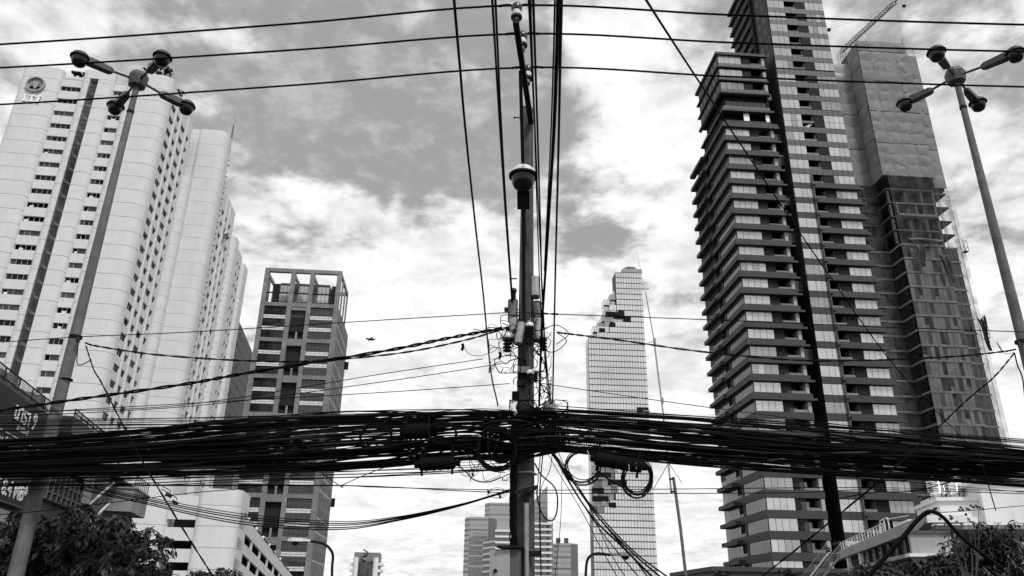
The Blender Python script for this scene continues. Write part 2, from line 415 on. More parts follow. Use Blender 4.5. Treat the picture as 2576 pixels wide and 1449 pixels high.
def wing_col(poly, ztop, k0=0):
    me = MB().prism(poly, 0, FH-.05).mesh('wall_panel','white_render',True)
    n = int((ztop-zl(0)-1.2)/FH)
    cx = sum(p[0] for p in poly)/len(poly); cy = sum(p[1] for p in poly)/len(poly)
    MB().prism([(cx+(x-cx)*.985,cy+(y-cy)*.985) for x,y in poly], 0, ztop-.1).build('column_core','dark_gap',ITF,True)
    for k in range(n): put('wall_panel', me, ITF, (0,0,zl(k)+.05))
    MB().prism(poly, zl(n)+.05, ztop).build('parapet_panel','white_render',ITF,True)
    MB().prism(poly, 0, zl(0)).build('lower_wall','white_render',ITF,True)
wing_col([(-.4,23)]+[(-.4,19.2)]+arc(.2,20.4,1.5,270,360)+[(1.7,23)], 97)
wing_col([(-6,26),(-6,21.6)]+arc(1.9,23.0,1.4,200,270)[2:]+arc(5.7,23.8,2.2,270,360,8)+[(7.9,26)], 112.2)
MB().box(-5,7.3,25.9,41,0,98).build('core','dark_gap',ITF)
MB().box(7.2,7.6,25.9,27.2,0,104).build('service_strip','dark_gap',ITF)
for k in range(0,27): bx('bracket','frame_dark',ITF,7.5,8.2,26.4,26.6,zl(k)+.3,zl(k)+.45)
for k in range(0,27): bx('bracket','frame_dark',ITF,7.5,8.0,26.3,26.5,zl(k)+1.9,zl(k)+2.05)
side_wall(7.9, 27.2, 41, [(28.4,30.6),(32.2,34.2),(36.2,38.6)], 99, ribs=(31.4,35.2))
wing_col([(4,45),(4,41)]+arc(7.9,42.3,1.3,270,360)+[(9.2,45)], 92.3)
slot = MB().box(0,1.1,0,.1,0,.5).mesh('slot_window','glass_dark')
for k in range(0,21): put('slot_window', slot, ITF, (6.9,40.96,zl(k)+1.2)); bx('bar','frame_white',ITF,7.45,7.53,40.93,40.96,zl(k)+1.2,zl(k)+1.7)
side_wall(9.2, 45, 51, [(46,47.6),(48.6,50.2)], 90.5)
wing_col([(5,56),(5,51)]+arc(8.7,52.3,1.3,270,360)+[(10.0,56)], 89)
MB().box(2,8.8,45,56,0,88).build('core','dark_gap',ITF)
# emblem: ring, four leaf shapes; letters
em = put('emblem', None, ITF, (-27.55,-.05,105.75))
ring = MB(); N = 40
for r0,r1,y0,y1 in ((1.62,1.95,-.55,0),):
    ov = [(r*math.cos(2*math.pi*i/N), y, r*math.sin(2*math.pi*i/N)) for y in (y0,y1) for r in (r0,r1) for i in range(N)]
    fs = []
    for i in range(N):
        j = (i+1)%N
        fs += [(i,j,N+j,N+i),(2*N+i,3*N+i,3*N+j,2*N+j),(N+i,N+j,3*N+j,3*N+i),(i,2*N+i,2*N+j,j)]
    ring.add(ov, fs)
ring.build('ring','wall_grey',em)
MB().lathe([(1.63,0),(1.63,.12)],40,Matrix.Rotation(R_(90),4,'X')).build('disc','wall_grey',em)
def leafshape(f):                                   # raised petals fanning from the foot of the emblem
    outl = []
    for i in range(13):
        t = i/12; outl.append(f(t))
    return outl
for sgn in (-1,1):
    for lvl,(hh,ww) in enumerate(((1.55,.9),(1.0,1.25))):
        c = [(sgn*(.06+ww*math.sin(t*math.pi*.62)**1.0), -1.35+ (1.35+hh)*min(1,t*1.25)*(1-.25*max(0,t-.75)*2)) for t in [i/10 for i in range(11)]]
        MB().tube([(x*.98,-.2-.1*lvl,z*.9) for x,z in c if x*x+z*z < 2.9], .035, 5).build('petal_line','frame_dark',em)
    hol = [(sgn*.25,-1.15)]+[(sgn*(.72+.5*math.cos(R_(a))), -.95+.55*math.sin(R_(a))) for a in range(180,-1,-20)]
    hol = hol if sgn < 0 else hol
    MB().yprism(hol if sgn>0 else hol, -.2,-.14).build('hollow_shade','void_shade',em)  # black plates paint the shade of the emblem's hollows
def letters(txt, parent, loc, size, m, rot, ext=.03, bold=0., sx=1., name='letters'):
    cu = bpy.data.curves.new(name, 'FONT'); cu.body = txt; cu.size = size; cu.extrude = ext; cu.offset = bold; cu.align_x = 'CENTER'; cu.resolution_u = 2
    o = bpy.data.objects.new(name, cu); COL.objects.link(o)
    dg = bpy.context.evaluated_depsgraph_get(); dg.update()
    me = bpy.data.meshes.new_from_object(o.evaluated_get(dg)); bpy.data.objects.remove(o); bpy.data.curves.remove(cu)
    me.materials.clear(); me.materials.append(MATS[m])
    o = put(name, me, parent, loc, rot); o.scale = (sx,1,1); return o
# serif letters I, T, F as boxes
def serif(kind):
    b = MB(); h, t, s, d = 1.75, .36, .16, -.34
    b.box(-t/2,t/2,d,0,s,h-.22); b.box(-t/2-.14,t/2+.14,d-.01,0,0,s)
    if kind == 'I': b.box(-t/2-.14,t/2+.14,d-.01,0,h-.22,h)
    if kind == 'T': b.box(-.6,.6,d-.01,0,h-.22,h); b.box(-.6,-.48,d,0,h-.4,h-.22); b.box(.48,.6,d,0,h-.4,h-.22)
    if kind == 'F': b.box(-t/2-.14,.62,d-.01,0,h-.22,h); b.box(.5,.62,d,0,h-.45,h-.22); b.box(t/2,.4,d,0,h*.46,h*.46+.2)
    return b
for i,(c,x) in enumerate((('I',-28.95),('T',-27.55),('F',-26.2))):
    serif(c).build('letter_'+c.lower(),'letter_bright',ITF,loc=(x,-.02,101.25))
# roof clutter: aerial mast, planters
ms = put('aerial_mast', None, ITF, (6.2,31,111))
for i in range(3):
    an = i*2.1; MB().tube([(.35*math.cos(an),.35*math.sin(an),0),(.12*math.cos(an),.12*math.sin(an),9)],.05,4).build('mast_leg','steel_dark',ms)
for i in range(12):
    zz = i*.75; r = .35-.025*i; MB().tube([(r*math.cos(0),0,zz),(r*math.cos(2.1),r*math.sin(2.1),zz+.4),(r*math.cos(4.2),r*math.sin(4.2),zz+.75)],.03,3).build('mast_brace','steel_dark',ms)
MB().tube([(0,0,8.8),(0,0,12.3)],.03,4).build('mast_tip','steel_dark',ms)
def leafmass(n, sx, sy, sz, leaf, seed, droop=0., low=.0):
    """many small leaf faces through an uneven crown volume"""
    r = random.Random(seed); b = MB(); cl = []
    for i in range(max(4,n//45)):
        while True:
            p = Vector((r.uniform(-1,1), r.uniform(-1,1), r.uniform(-1,1)))
            if p.length < 1: break
        p = Vector((p.x*sx, p.y*sy, p.z*sz*(1 if p.z > 0 else 1-low))); cl.append((p, r.uniform(.22,.42)))
    for i in range(n):
        c, k = r.choice(cl)
        q = Vector((r.gauss(0,1), r.gauss(0,1), r.gauss(0,.8)))*k*.5*min(sx,sz)
        p = c+q
        d = Vector((r.uniform(-1,1), r.uniform(-1,1), r.uniform(-.8,.4)-droop)).normalized()
        s = leaf*r.uniform(.6,1.3); e = d.cross(Vector((r.uniform(-1,1),r.uniform(-1,1),r.uniform(.2,1)))).normalized()*s*.3; g = d.cross(e).normalized()*s*.12
        b.add([p, p+d*s*.5+e+g, p+d*s, p+d*s*.5-e+g], [(0,1,2),(0,2,3)])
    return b
for i,(px,py,Y,w,h,nm) in enumerate(((385,182,146,2.6,1.2,'large dark shrub on the roof corner of the white tower'),(413,180,148,1.4,1.0,'round shrub at the right end of the white tower roof'),
        (446,236,158,1.0,1.2,'shrub hanging from the roof ledge beside the white tower corner'),(197,186,143,.9,.5,'thin plant on the white tower parapet near the emblem'),
        (554,592,176,1.1,2.6,'dark bush hanging down from the terrace of the rear white wing'),(466,332,160,.5,1.2,'small plant on the ledge under the second white wing top'))):
    p = at(px,py,Y); t = thing('roof_shrub', nm, 'shrub', p, 0, 'shrubs on the white tower')
    MB().tube([(0,0,-h*.6),(0,0,h*.2)],.06,5).build('stem','bark',t)
    leafmass(800,w*1.7,w,h*.9,.4,50+i).build('foliage','leaf_dark',t,kind='stuff')
# ================================================================== white car park podium
PD = thing('parking_podium', 'white car park podium with rounded corner and long dark openings', 'building', (0,0,0), R_(8.5))
c_ = at((1800*.4969)/1.4907, (1440+1000*.4969)/1.4907, 120); PD.location = (c_.x, c_.y, 0)
k = 120/95.
def ppoly(a0,a1,i=0.): return [(a1-i,8),(a0+i,8)]+arc(a0+1.2,1.2,1.2-i,180,270)+arc(a1-1.8,1.8,1.8-i,270,360,8)
ztop = 1.6+(14.45-1.6)*k; fh = 3.02; zt = ztop-2.45
pcore = MB().prism(ppoly(-6.3,0,.05),0,ztop-.1).build('column_core','dark_gap',PD,True)
for j,(za,zb) in enumerate(((zt,ztop),(zt-fh,zt),(zt-2*fh,zt-fh),(zt-3*fh,zt-2*fh),(0,zt-3*fh))):
    MB().prism(ppoly(-6.3,0),za+.05,zb).build('wall_panel','white_render',PD,True)
# recessed bay with dark parking slots and a second rounded column to its left
for j in range(5):
    z = zt-.2-j*fh; MB().box(-10.4,-6,1.0,1.5,z-fh+1.15,z).build('spandrel','white_render',PD)
MB().box(-10.4,-6,1.0,1.4,zt-.2,ztop-1.0).build('parapet_panel','white_render',PD)
MB().box(-10.4,-6,5,5.2,0,ztop-2).build('bay_back','void_shade',PD)
for j in range(5):
    z = zt-j*fh
    MB().prism(ppoly(-17,-10.3),max(0,z-fh+.05),z).build('wall_panel','white_render',PD,True)
MB().prism(ppoly(-17,-10.3),zt+.05,ztop+1.6).build('wall_panel','white_render',PD,True)
MB().prism(ppoly(-17,-10.3,.05),0,ztop+1.5).build('column_core','dark_gap',PD,True)
MB().box(-30,-17,2,9,0,ztop-1).build('rear_wall','white_render',PD)
# side with three rows of openings running away from the camera
sz = 1.6+(12.15-1.6)*k
rows = [(sz-3.65,sz-2.2),(sz-6.65,sz-5.2),(sz-9.65,sz-8.2),(sz-12.65,sz-11.2)]
bays = [-4.2+10.3*i for i in range(10)]
RS = .08                                            # the side follows the parking ramp, falling towards the back
def slant(x0,x1,b0,b1,z0,z1,nm,m='white_render'):   # a wall piece whose top and bottom follow the ramp
    return MB().xprism([(b0,max(0,z0-RS*b0)),(b1,max(0,z0-RS*b1)),(b1,max(.1,z1-RS*b1)),(b0,max(.1,z1-RS*b0))],x0,x1).build(nm,m,PD)
slant(-.35,0,1.8,100,sz-2.2,sz,'parapet_panel')
for j,(za,zb) in enumerate(rows):
    zn = rows[j+1][1] if j+1 < len(rows) else -20
    slant(-.35,0,1.8,100,zn,za,'spandrel')
    for i,b in enumerate(bays):
        if za-RS*(b+10) > .5: slant(-.36,-.004,b+9.5,b+10.3,za,zb,'pier')
slant(-5.4,-5.2,3,100,-20,sz-1,'bay_back','void_shade')
slant(-5.3,-.2,8.2,100,sz-.7,sz-.3,'roof_slab','dark_gap')
for i,b in enumerate((2.,11.,20,29,38,47,57)):
    t = thing('roof_lamp', '%s white globe lamp from the corner along the car park parapet' % ['first','second','third','fourth','fifth','sixth','seventh'][i], 'lamp', (0,0,0), 0, 'globe lamps on the car park parapet')
    t.location = PD.location+Vector((math.cos(R_(8.5))*-.3-math.sin(R_(8.5))*b, math.sin(R_(8.5))*-.3+math.cos(R_(8.5))*b, sz-RS*b))
    MB().lathe([(.05,0),(.05,.3),(.12,.32)],8).build('stem','white_plain',t)
    MB().lathe([(.02,.3),(.18,.36),(.27,.5),(.27,.62),(.18,.78),(.02,.84)],12).build('globe','lamp_globe',t,True)
for i in range(9):
    b = 6+i*9.5+rnd.uniform(-2,2); q = PD.location+Vector((-.4-math.sin(R_(8.5))*b, math.cos(R_(8.5))*b, sz+.1-RS*b))
    t = thing('planter_shrub', 'low dark planting along the car park parapet, %s clump from its corner' % ['first','second','third','fourth','fifth','sixth','seventh','eighth','ninth'][i], 'shrub', q, R_(8.5), 'planting on the car park parapet'); t.rotation_euler = (-math.atan(RS),0,R_(8.5))
    leafmass(500,.35,4.6,.45,.3,70+i).build('foliage','leaf_dark',t,kind='stuff')
# ================================================================== grey grid office tower
BT = thing('office_tower', 'grey stone office tower with open frame crown and bands of dark windows', 'building', (-53.786,220,0), R_(4.5))
cols = [(-22.95,-21.6),(-14.85,-13.5),(-9.0,-7.7),(-.8,.55)]
PER = 11.36; ZB = 86.0
# stone clad columns in separate slabs
for (a0,a1) in cols:
    MB().box(a0+.04,a1-.04,.04,1.3,0,98.3).build('column_core','dark_gap',BT)
    z = 98.5; i = 0
    for h in [1.25]+[2.35,1.2,2.4,1.2,2.4,1.2]+[2.6,1.2,2.6,1.2,2.6,1.18]*7:
        if z-h < 8: break
        bx('stone_slab','stone_clad',BT,a0,a1,0,1.3,z-h+.035,z); z -= h
def stone_row(a0,a1,z0,z1,n,b=0.):
    w = (a1-a0)/n
    MB().box(a0,a1,b+.05,b+1.1,z0+.03,z1-.03).build('beam_core','dark_gap',BT)
    for i in range(n): bx('stone_slab','stone_clad',BT,a0+w*i+.03,a0+w*(i+1)-.03,b+.02,b+1.2,z0,z1)
gaps = [(-21.6,-14.85),(-13.5,-9.0),(-7.7,-.8)]
for (a0,a1),n in zip(gaps,(5,4,5)): stone_row(a0,a1,97.3,98.5,n); stone_row(a0,a1,85.95,87.15,n) 
for (a0,a1) in gaps: MB().box(a0,a1,.2,.45,90.2,90.6).build('cross_bar','steel_dark',BT); MB().tube([(a0,.3,88.0),(a1,.3,88.0)],.05,4).build('hand_rail','steel_grey',BT)
MB().box(-22.9,.5,1.3,26,83,86.5).build('roof_slab','stone_dark',BT)
# the glazed plant block inside the crown
def glass_grid(parent, a0, a1, b, z0, z1, n, hs, m, name='pane', bar='frame_dark'):
    MB().box(a0,a1,b+.03,b+.1,z0,z1).build('mullion_grid',bar,parent)
    w = (a1-a0)/n; z = z1; i = 0
    while z > z0+.2:
        h = hs[i%len(hs)]; i += 1
        for k2 in range(n): bx(name,m,parent,a0+w*k2+.05,a0+w*(k2+1)-.05,b,b+.03,max(z0,z-h)+.05,z-.05)
        z -= h
MB().box(-18.6,-3.4,4.2,14,86,95.3).build('plant_room','stone_dark',BT)
for a0,a1,n in ((-18.6,-14.2,4),(-13.4,-9.0,4),(-8.0,-3.4,4)): glass_grid(BT,a0,a1,4.1,87,94.4,n,(1.9,.8,1.9,.8),'glass_core')
for a0,a1 in ((-21.6,-18.6),(-3.4,-.8)): MB().box(a0,a1,8,8.3,86,96.5).build('screen_wall','dark_gap',BT)
for a in (-22.9,-14.8,-8.9,.0): MB().box(a,a+.5,1.3,18,97.2,98.4).build('crown_beam','stone_clad',BT)
MB().box(-22.9,.5,17.4,18.2,97.2,98.4).build('crown_beam','stone_clad',BT)
for b in (6,12,17.4): MB().box(.05,.5,b,b+.8,86,97.2).build('crown_column','stone_clad',BT); MB().box(-22.9,-22.4,b,b+.8,86,97.2).build('crown_column','stone_clad',BT)
# modules of three storeys
TRM = {}
def office_window(a0,a1,z0,z1):
    w = put('window', MB().box(0,a1-a0,0,.08,0,z1-z0).mesh('window','frame_dark'), BT, (a0,.62,z0))
    n = 5; d = (a1-a0)/n; h = z1-z0
    for i in range(n):
        bx('pane','glass_office',w,d*i+.04,d*(i+1)-.04,-.03,0,.28*h,.76*h)
    if TRM.get('m') is None:
        tb_ = MB()
        for i in range(n): tb_.box(d*i+.04,d*(i+1)-.04,-.03,0,.04,.24*h).box(d*i+.04,d*(i+1)-.04,-.03,0,.8*h,h-.04)
        TRM['m'] = tb_.mesh('transom_panes','glass_office')
    put('transom_panes', TRM['m'], w, kind='stuff')
for mth in range(7):
    zt_ = ZB-.2-PER*mth
    for a0,a1 in ((-21.6,-14.85),(-7.7,-.8)):
        for j in range(3):
            z1 = zt_-j*3.72; z0 = z1-2.5
            if z0 < 8: continue
            office_window(a0,a1,z0,z1)
            if j < 2:
                MB().box(a0,a1,.6,1.2,z0-1.2,z0).build('floor_edge','dark_gap',BT)
                wd = (a1-a0)/5
                for i in range(5):
                    bx('spandrel_panel','white_spandrel',BT,a0+wd*i+.03,a0+wd*(i+1)-.03,.5,.6,z0-.55,z0-.06)
                    bx('spandrel_panel','white_spandrel',BT,a0+wd*i+.03,a0+wd*(i+1)-.03,.5,.6,z0-1.17,z0-.68)
        stone_row(a0,a1,zt_-11.2,zt_-10.0,5)
    # centre bay
    a0,a1 = -13.5,-9.0; zc = ZB-1.1-PER*mth
    MB().box(a0,a1,.2,1.2,zc-.0,zc+2.1).build('bay_beam','stone_clad',BT) if mth else MB().box(a0,a1,.2,1.2,zc,zc+.95).build('bay_beam','stone_clad',BT)
    glass_grid(BT,a0+.2,a1-.1,1.5,zc-6.6,zc-.1,4,(1.1,1.5,.9,1.5,.9),'glass_core' if mth == 0 else 'glass_sky_c')
    glass_grid(BT,a0+.2,a1-.1,1.5,zc-9.3,zc-6.7,4,(.8,1.7),'glass_mid')
    MB().box(a0,a1,.6,1.5,zc-7.0,zc-6.6).build('bay_sill','steel_dark',BT)
    MB().lathe([(.35,zc-9.2),(.35,zc-6.9)],14,Matrix.Translation((-11.2,.8,0))).build('round_column','stone_clad',BT,True)
MB().box(-22.9,.5,1.35,26,0,86).build('core','dark_gap',BT)
# right flank: rows of tall windows between thin piers
MB().box(.2,.5,1.3,26,0,86).build('flank_wall','stone_clad',BT)
wm = MB().box(0,.08,0,1.9,0,2.2).mesh('window','glass_office'); fm2 = MB().box(.08,.12,.9,1.0,0,2.2).box(.08,.12,0,1.9,1.5,1.58).mesh('window_bar','frame_dark')
pn = MB().box(0,.06,0,1.9,0,.45).mesh('spandrel_panel','white_spandrel')
for f in range(19):
    for c in range(9):
        z = 84-3.78*f-2.4
        w = put('window', wm, BT, (.52,2.0+c*2.65,z)); put('window_bar', fm2, w)
        if f%3 != 2: put('spandrel_panel', pn, BT, (.52,2.0+c*2.65,z-.75))
for c in range(10): MB().box(.5,.75,1.3+c*2.65,1.75+c*2.65,0,86).build('flank_pier','stone_clad',BT)
for z,b in ((74,25),(50,25.5),(30,25.5)): MB().box(.5,1.9,b,b+.5,z,z+2.6).build('sign_bracket','steel_dark',BT)
# ================================================================== narrow black tower between them
ET = thing('narrow_tower', 'narrow black glass tower between the white tower and the grey office tower', 'building', (0,0,0), R_(10))
q = at(597,797,255); ET.location = (q.x,q.y,0)
EH = q.z
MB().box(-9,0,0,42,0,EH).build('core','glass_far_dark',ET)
for f in range(22):
    z = EH-2-f*4.1
    MB().box(-9,-.2,-.25,0,z-.55,z-.05).build('floor_band','white_spandrel',ET); MB().box(-9,-.2,-.2,0,z-.95,z-.75).build('floor_band','wall_grey',ET)
    if f%2: bx('window','glass_dark',ET,-5,-1,-.12,0,z-3.2,z-1.2)
for f in range(22):
    for i in range(8):
        bx('flank_panel','stone_dark' if (i+f)%3 else 'dark_cladding',ET,.0,.12,.2+i*5.2,5.3+i*5.2,EH-4.1*(f+1)+.1,EH-4.1*f-.1)
for i in range(12):
    bx('small_window','void_shade',ET,.12,.2,rnd.uniform(3,26),rnd.uniform(27,28),EH-6-i*6,EH-5-i*6) if 0 else bx('small_window','void_shade',ET,.12,.2,5+(i*7)%20,6.2+(i*7)%20,EH-9-i*6,EH-7.6-i*6)
# ================================================================== dark glass tower, right
WT = thing('dark_tower', 'dark residential glass tower with projecting grey floor bands and a black vertical slot', 'building', (44.008,135,0), R_(4))
FZ = [13.09+3.42*k for k in range(-1,25)]
fr_div = [.1,1.3,2.45,3.7,5.1]
louv = MB()
for i in range(9): louv.box(.02+i*.22,.12+i*.22,0,.06,0,2.05)
for i in range(5): louv.box(0,1.98,.01,.05,.05+i*.48,.1+i*.48)
louv = louv.mesh('louver_screen','louver')
def pane_row(parent, divs, b, z0, z1, m='glass_sky'):
    mm = rnd.choices((m,'glass_sky_b','glass_sky_c'),(6,3,1.2))[0]
    for i in range(len(divs)-1):
        r = rnd.random()
        o = bx('pane', mm if r > .1 else rnd.choice(('glass_sky','glass_sky_b','glass_sky_c')), parent, divs[i]+.035, divs[i+1]-.035, b, b+.04, z0+.03, z1-.03)
        o.rotation_euler = (rnd.gauss(0,.004), 0, rnd.gauss(0,.004))
def side_window(n, w, h):
    b = MB()
    for i in range(n): b.box(0,.05,i*w+.05,(i+1)*w-.05,.03,h-.03)
    return b.mesh('side_window','glass_side_shaded')
sw1 = side_window(9,1.04,2.05); sw2 = side_window(6,.98,2.05)
rail_m = MB().box(0,2.55,0,.04,0,.5).mesh('balcony_rail','glass_mid')
door_m = MB().box(0,.72,0,.05,0,1.75).box(.8,1.5,0,.05,0,1.75).mesh('balcony_door','glass_mid')
doorfar = MB().box(0,.72,0,.05,0,1.0).mesh('balcony_door','glass_mid')
unit_m = MB().box(0,.8,0,.35,0,.7).mesh('cooling_unit','mesh_grey')
def balcony(parent, a0, a1, zt, depth=2.4, door=True):
    w = a1-a0
    bx('balcony_floor','soffit_shade',parent,a0,a1,.1,depth,zt-2.15,zt-2.05)
    o = put('balcony_rail', rail_m, parent, (a0+.02,.08,zt-2.03)); o.scale.x = (w-.05)/2.55
    if door:
        put('balcony_door', door_m, parent, (a0+rnd.uniform(.1,.3),depth-.06,zt-2.05))
    bx('balcony_side','concrete',parent,a1-.08,a1-.01,.3,depth,zt-2.05,zt-.02)
def band_mesh(p, a1, h, bl, sideover=True):
    b = MB(); b.prism([(-p,-p),(a1,-p),(a1,.25),(.25,.25),(.25,bl),(-p,bl)],0,h)
    return b
bandlo = band_mesh(.14,10.55,1.34,19.0); bandhi = band_mesh(.42,10.75,1.32,19.0)
bl_m = bandlo.mesh('floor_band','fascia'); bh_m = bandhi.mesh('floor_band','fascia')
sl_m = MB().prism([(-.5,-.5),(11.3,-.5),(11.3,.2),(.2,.2),(.2,19.2),(-.5,19.2)],0,.22).mesh('slab_edge','fascia')
ov_m = MB().box(-1.2,.0,12.5,21.2,0,.75).mesh('band_overhang','fascia')
for k,zt in enumerate(FZ):
    lo = k < 8
    put('floor_band', bl_m if lo else bh_m, WT, (0,0,zt+.04))
    if not lo: MB().prism([(-.7,-.7),(11.4,-.7),(11.4,-.43),(-.43,-.43),(-.43,19.),(-.7,19.)],0,.42).build('drip_edge','fascia',WT,loc=(0,0,zt+.02)) if k == 8 else put('drip_edge', DRIP, WT, (0,0,zt+.02))
    if k == 8: DRIP = [o for o in WT.children if o.name.startswith('drip_edge')][0].data
    put('band_overhang', ov_m, WT, (0,0,zt+.06))
    MB().box(-.05,5.12,.06,.1,zt-2.05,zt).build('window_back','frame_dark',WT) if k == 0 else put('window_back', WB, WT, (0,0,zt-FZ[0]))
    if k == 0: WB = [o for o in WT.children if o.name.startswith('window_back')][0].data
    pane_row(WT, fr_div, .0, zt-2.05, zt)
    put('louver_screen', louv, WT, (5.13,.02,zt-2.05)); put('cooling_unit', unit_m, WT, (5.7,.4,zt-1.7))
    balcony(WT, 7.12, 9.7, zt)
    bx('pier','light_pier',WT,9.75,10.4,-.02,.5,zt-2.05,zt)
    put('side_window', sw1, WT, (-.02,.15,zt-2.05)); put('side_window', sw2, WT, (-.02,13.0,zt-2.05))
    bx('sill_panel','light_pier',WT,-.04,0,11.0,12.9,zt-2.05,zt-1.55)
    bx('side_pier','fascia',WT,-.1,0,9.7,10.6,zt-2.05,zt)
# upper three storeys, the set back storey and the open sky-garden storey
for zt,h in ((106.92,1.75),(110.25,1.75),(113.94,2.0)):
    pane_row(WT, [.12,1.45,2.56,3.82,5.15], 0., zt-h, zt)
    MB().box(0,5.2,.06,.1,zt-h,zt).build('window_back','frame_dark',WT)
    o = put('louver_screen', louv, WT, (5.2,.02,zt-h)); o.scale.z = h/2.05
    balcony(WT, 7.2, 9.75, zt, door=False)
    bx('pier','light_pier',WT,9.8,10.45,-.02,.5,zt-h,zt)
    for i,(x0,x1) in enumerate(zip([.05,1.45,2.56,3.82,5.15,7.2,8.5,9.8],[1.45,2.56,3.82,5.15,7.2,8.5,9.8,10.5])): bx('spandrel_panel','fascia_panel',WT,x0+.03,x1-.03,-.05,.2,zt-h-1.0,zt-h)
    MB().prism([(-.45,-.45),(10.7,-.45),(10.7,.2),(.2,.2),(.2,14.5),(-.45,14.5)],zt-h-1.3,zt-h-1.0).build('slab_edge','fascia',WT)
    MB().box(-.06,.1,.1,13.5,zt-h-1.0,zt).build('side_wall','dark_cladding',WT)
    for i in range(6): bx('side_window','glass_side_shaded',WT,-.1,-.06,1.0+i*2.1,1.7+i*2.1,zt-h,zt-.1)
MB().prism([(-.5,-.5),(10.8,-.5),(10.8,.3),(.3,.3),(.3,14.6),(-.5,14.6)],113.98,114.6).build('roof_edge','fascia',WT)
MB().box(-.1,10.4,-.1,14,114.3,114.7).build('roof_slab','soffit_shade',WT)
for i in range(6): bx('roof_glass','glass_sky',WT,2.6+i*1.3,3.8+i*1.3,.6,.64,114.7,115.5)
MB().box(.9,10.3,.9,13,101.0,103.6).build('set_back_wall','void_shade',WT)
for i in range(7): bx('dark_window','glass_dark',WT,1.1+i*1.3,2.3+i*1.3,.82,.9,101.1,102.6)
MB().prism([(-.3,-.3),(10.6,-.3),(10.6,.2),(.2,.2),(.2,14.5),(-.3,14.5)],103.7,104.15).build('slab_edge','fascia',WT)
MB().prism([(.35,.35),(10.5,.35),(10.5,.8),(.8,.8),(.8,14.5),(.35,14.5)],99.95,101.1).build('floor_band','fascia_panel',WT)
MB().prism([(-.2,-.2),(11,-.2),(11,.3),(.3,.3),(.3,14.8),(-.2,14.8)],99.5,99.95).build('slab_edge','fascia',WT)
MB().box(.2,10.4,.3,15,99.6,100.0).build('garden_ceiling','soffit_shade',WT)
MB().box(.3,4.6,2.0,14,95.8,99.5).build('garden_core','void_shade',WT); MB().box(5.6,9.2,2.0,14,95.8,99.5).build('garden_core','void_shade',WT)
MB().box(4.55,5.75,.45,.6,96.4,99.35).build('white_column','letter_bright',WT); MB().box(9.35,10.1,.45,.6,96.4,99.3).build('white_column','letter_bright',WT)  # bright white panels stand in for slits of open sky
for i in range(5): bx('garden_rail','glass_office',WT,.3+i*2.0,2.25+i*2.0,.1,.14,96.4,97.3)
MB().prism([(-.5,-.5),(11.3,-.5),(11.3,.2),(.2,.2),(.2,15),(-.5,15)],95.3,96.4).build('floor_band','fascia',WT)
# body behind the glass
MB().box(.15,5.1,.2,19,0,95.4).build('core','void_shade',WT); MB().box(5.1,10.4,2.5,19,0,95.4).build('core','void_shade',WT)
MB().box(.15,5.1,.2,14,104,114.3).build('core','void_shade',WT); MB().box(5.1,10.4,2.5,14,104,114.3).build('core','void_shade',WT)
MB().box(10.0,10.4,.5,19,0,114).build('slot_wall','soffit_shade',WT)
MB().box(.0,1.2,18.9,21.5,0,92).build('rear_wing','glass_side_shaded',WT)
for k in range(5,24): bx('rear_band','fascia',WT,-.06,1.3,18.9,21.6,FZ[k]-1.2,FZ[k]+.1) if k%1 == 0 else 0
MB().box(10.4,13.0,6.5,7,0,120).build('slot_back','void_shade',WT)
for i,z in enumerate([31,45.5,59.5,70,78.5,88,93.5]): MB().box(10.5,13,2.0,6.5,z,z+2.2).build('slot_bridge','dark_cladding',WT)
MB().box(10.5,12.9,4,6.5,106,107.6).build('slot_bridge','white_plain',WT)
# the taller right hand volume
d1 = [13.02,14.66,15.8,16.97]; d2 = [21.84,22.89,24.01,25.14,26.2]
tops = [(113.73+3.38*k,2.05) for k in range(8)]+[(110.01,1.95),(106.73,2.05),(103.36,2.2),(99.69,3.4)]+[(z,2.05) for z in FZ if z < 96]
MB().box(13.0,16.97,.25,18,0,142).build('core','void_shade',WT); MB().box(16.97,19.7,2.4,18,0,142).build('core','void_shade',WT); MB().box(19.7,26.2,.25,18,0,142).build('core','void_shade',WT)
alld = d1+[18.32,19.66,20.75]+d2
for zt,h in tops:
    up = zt > 84
    pane_row(WT, d1, 0., zt-h, zt)
    if zt == 99.69:
        bx('mullion','frame_dark',WT,13.0,16.97,-.02,.03,zt-1.75,zt-1.7); bx('mullion','frame_dark',WT,21.84,26.2,-.02,.03,zt-1.75,zt-1.7)
    MB().box(13.0,16.97,.07,.12,zt-h,zt).build('window_back','frame_dark',WT); MB().box(21.84,26.2,.07,.12,zt-h,zt).build('window_back','frame_dark',WT)
    pane_row(WT, d2, 0., zt-h, zt)
    balcony(WT, 16.99, 19.62, zt, door=not up)
    if zt == 99.69:
        for xx,zz in ((17.1,0),(17.9,.3),(18.4,.9)): put('cooling_unit', acm, WT, (xx,.3,zt-h+zz))
    o = put('louver_screen', louv, WT, (19.7,.02,zt-h)); o.scale = (1.07,1,h/2.05)
    put('cooling_unit', unit_m, WT, (20.3,.4,zt-h+.3))
    if up:                                                # flush spandrel panels of the curtain wall
        for i in range(len(alld)-1): bx('spandrel_panel','fascia_panel',WT,alld[i]+.025,alld[i+1]-.025,-.02,.2,zt+.02,zt+1.35)
    else:
        for i in range(3): bx('spandrel_panel','fascia',WT,d1[i]+.025,d1[i+1]-.025,-.02,.2,zt+.02,zt+1.35)
        MB().prism([(17.05,-.4),(26.9,-.4),(26.9,.2),(17.05,.2)],0,1.25).build('floor_band','fascia',WT,loc=(0,0,zt+.1)) if zt == FZ[0] else put('floor_band', FB2, WT, (0,0,zt+.1))
        if zt == FZ[0]: FB2 = [o for o in WT.children if o.name.startswith('floor_band')][-1].data
        bx('drip_edge','fascia',WT,17.05,27.4,-.7,-.41,zt+.02,zt+.45)
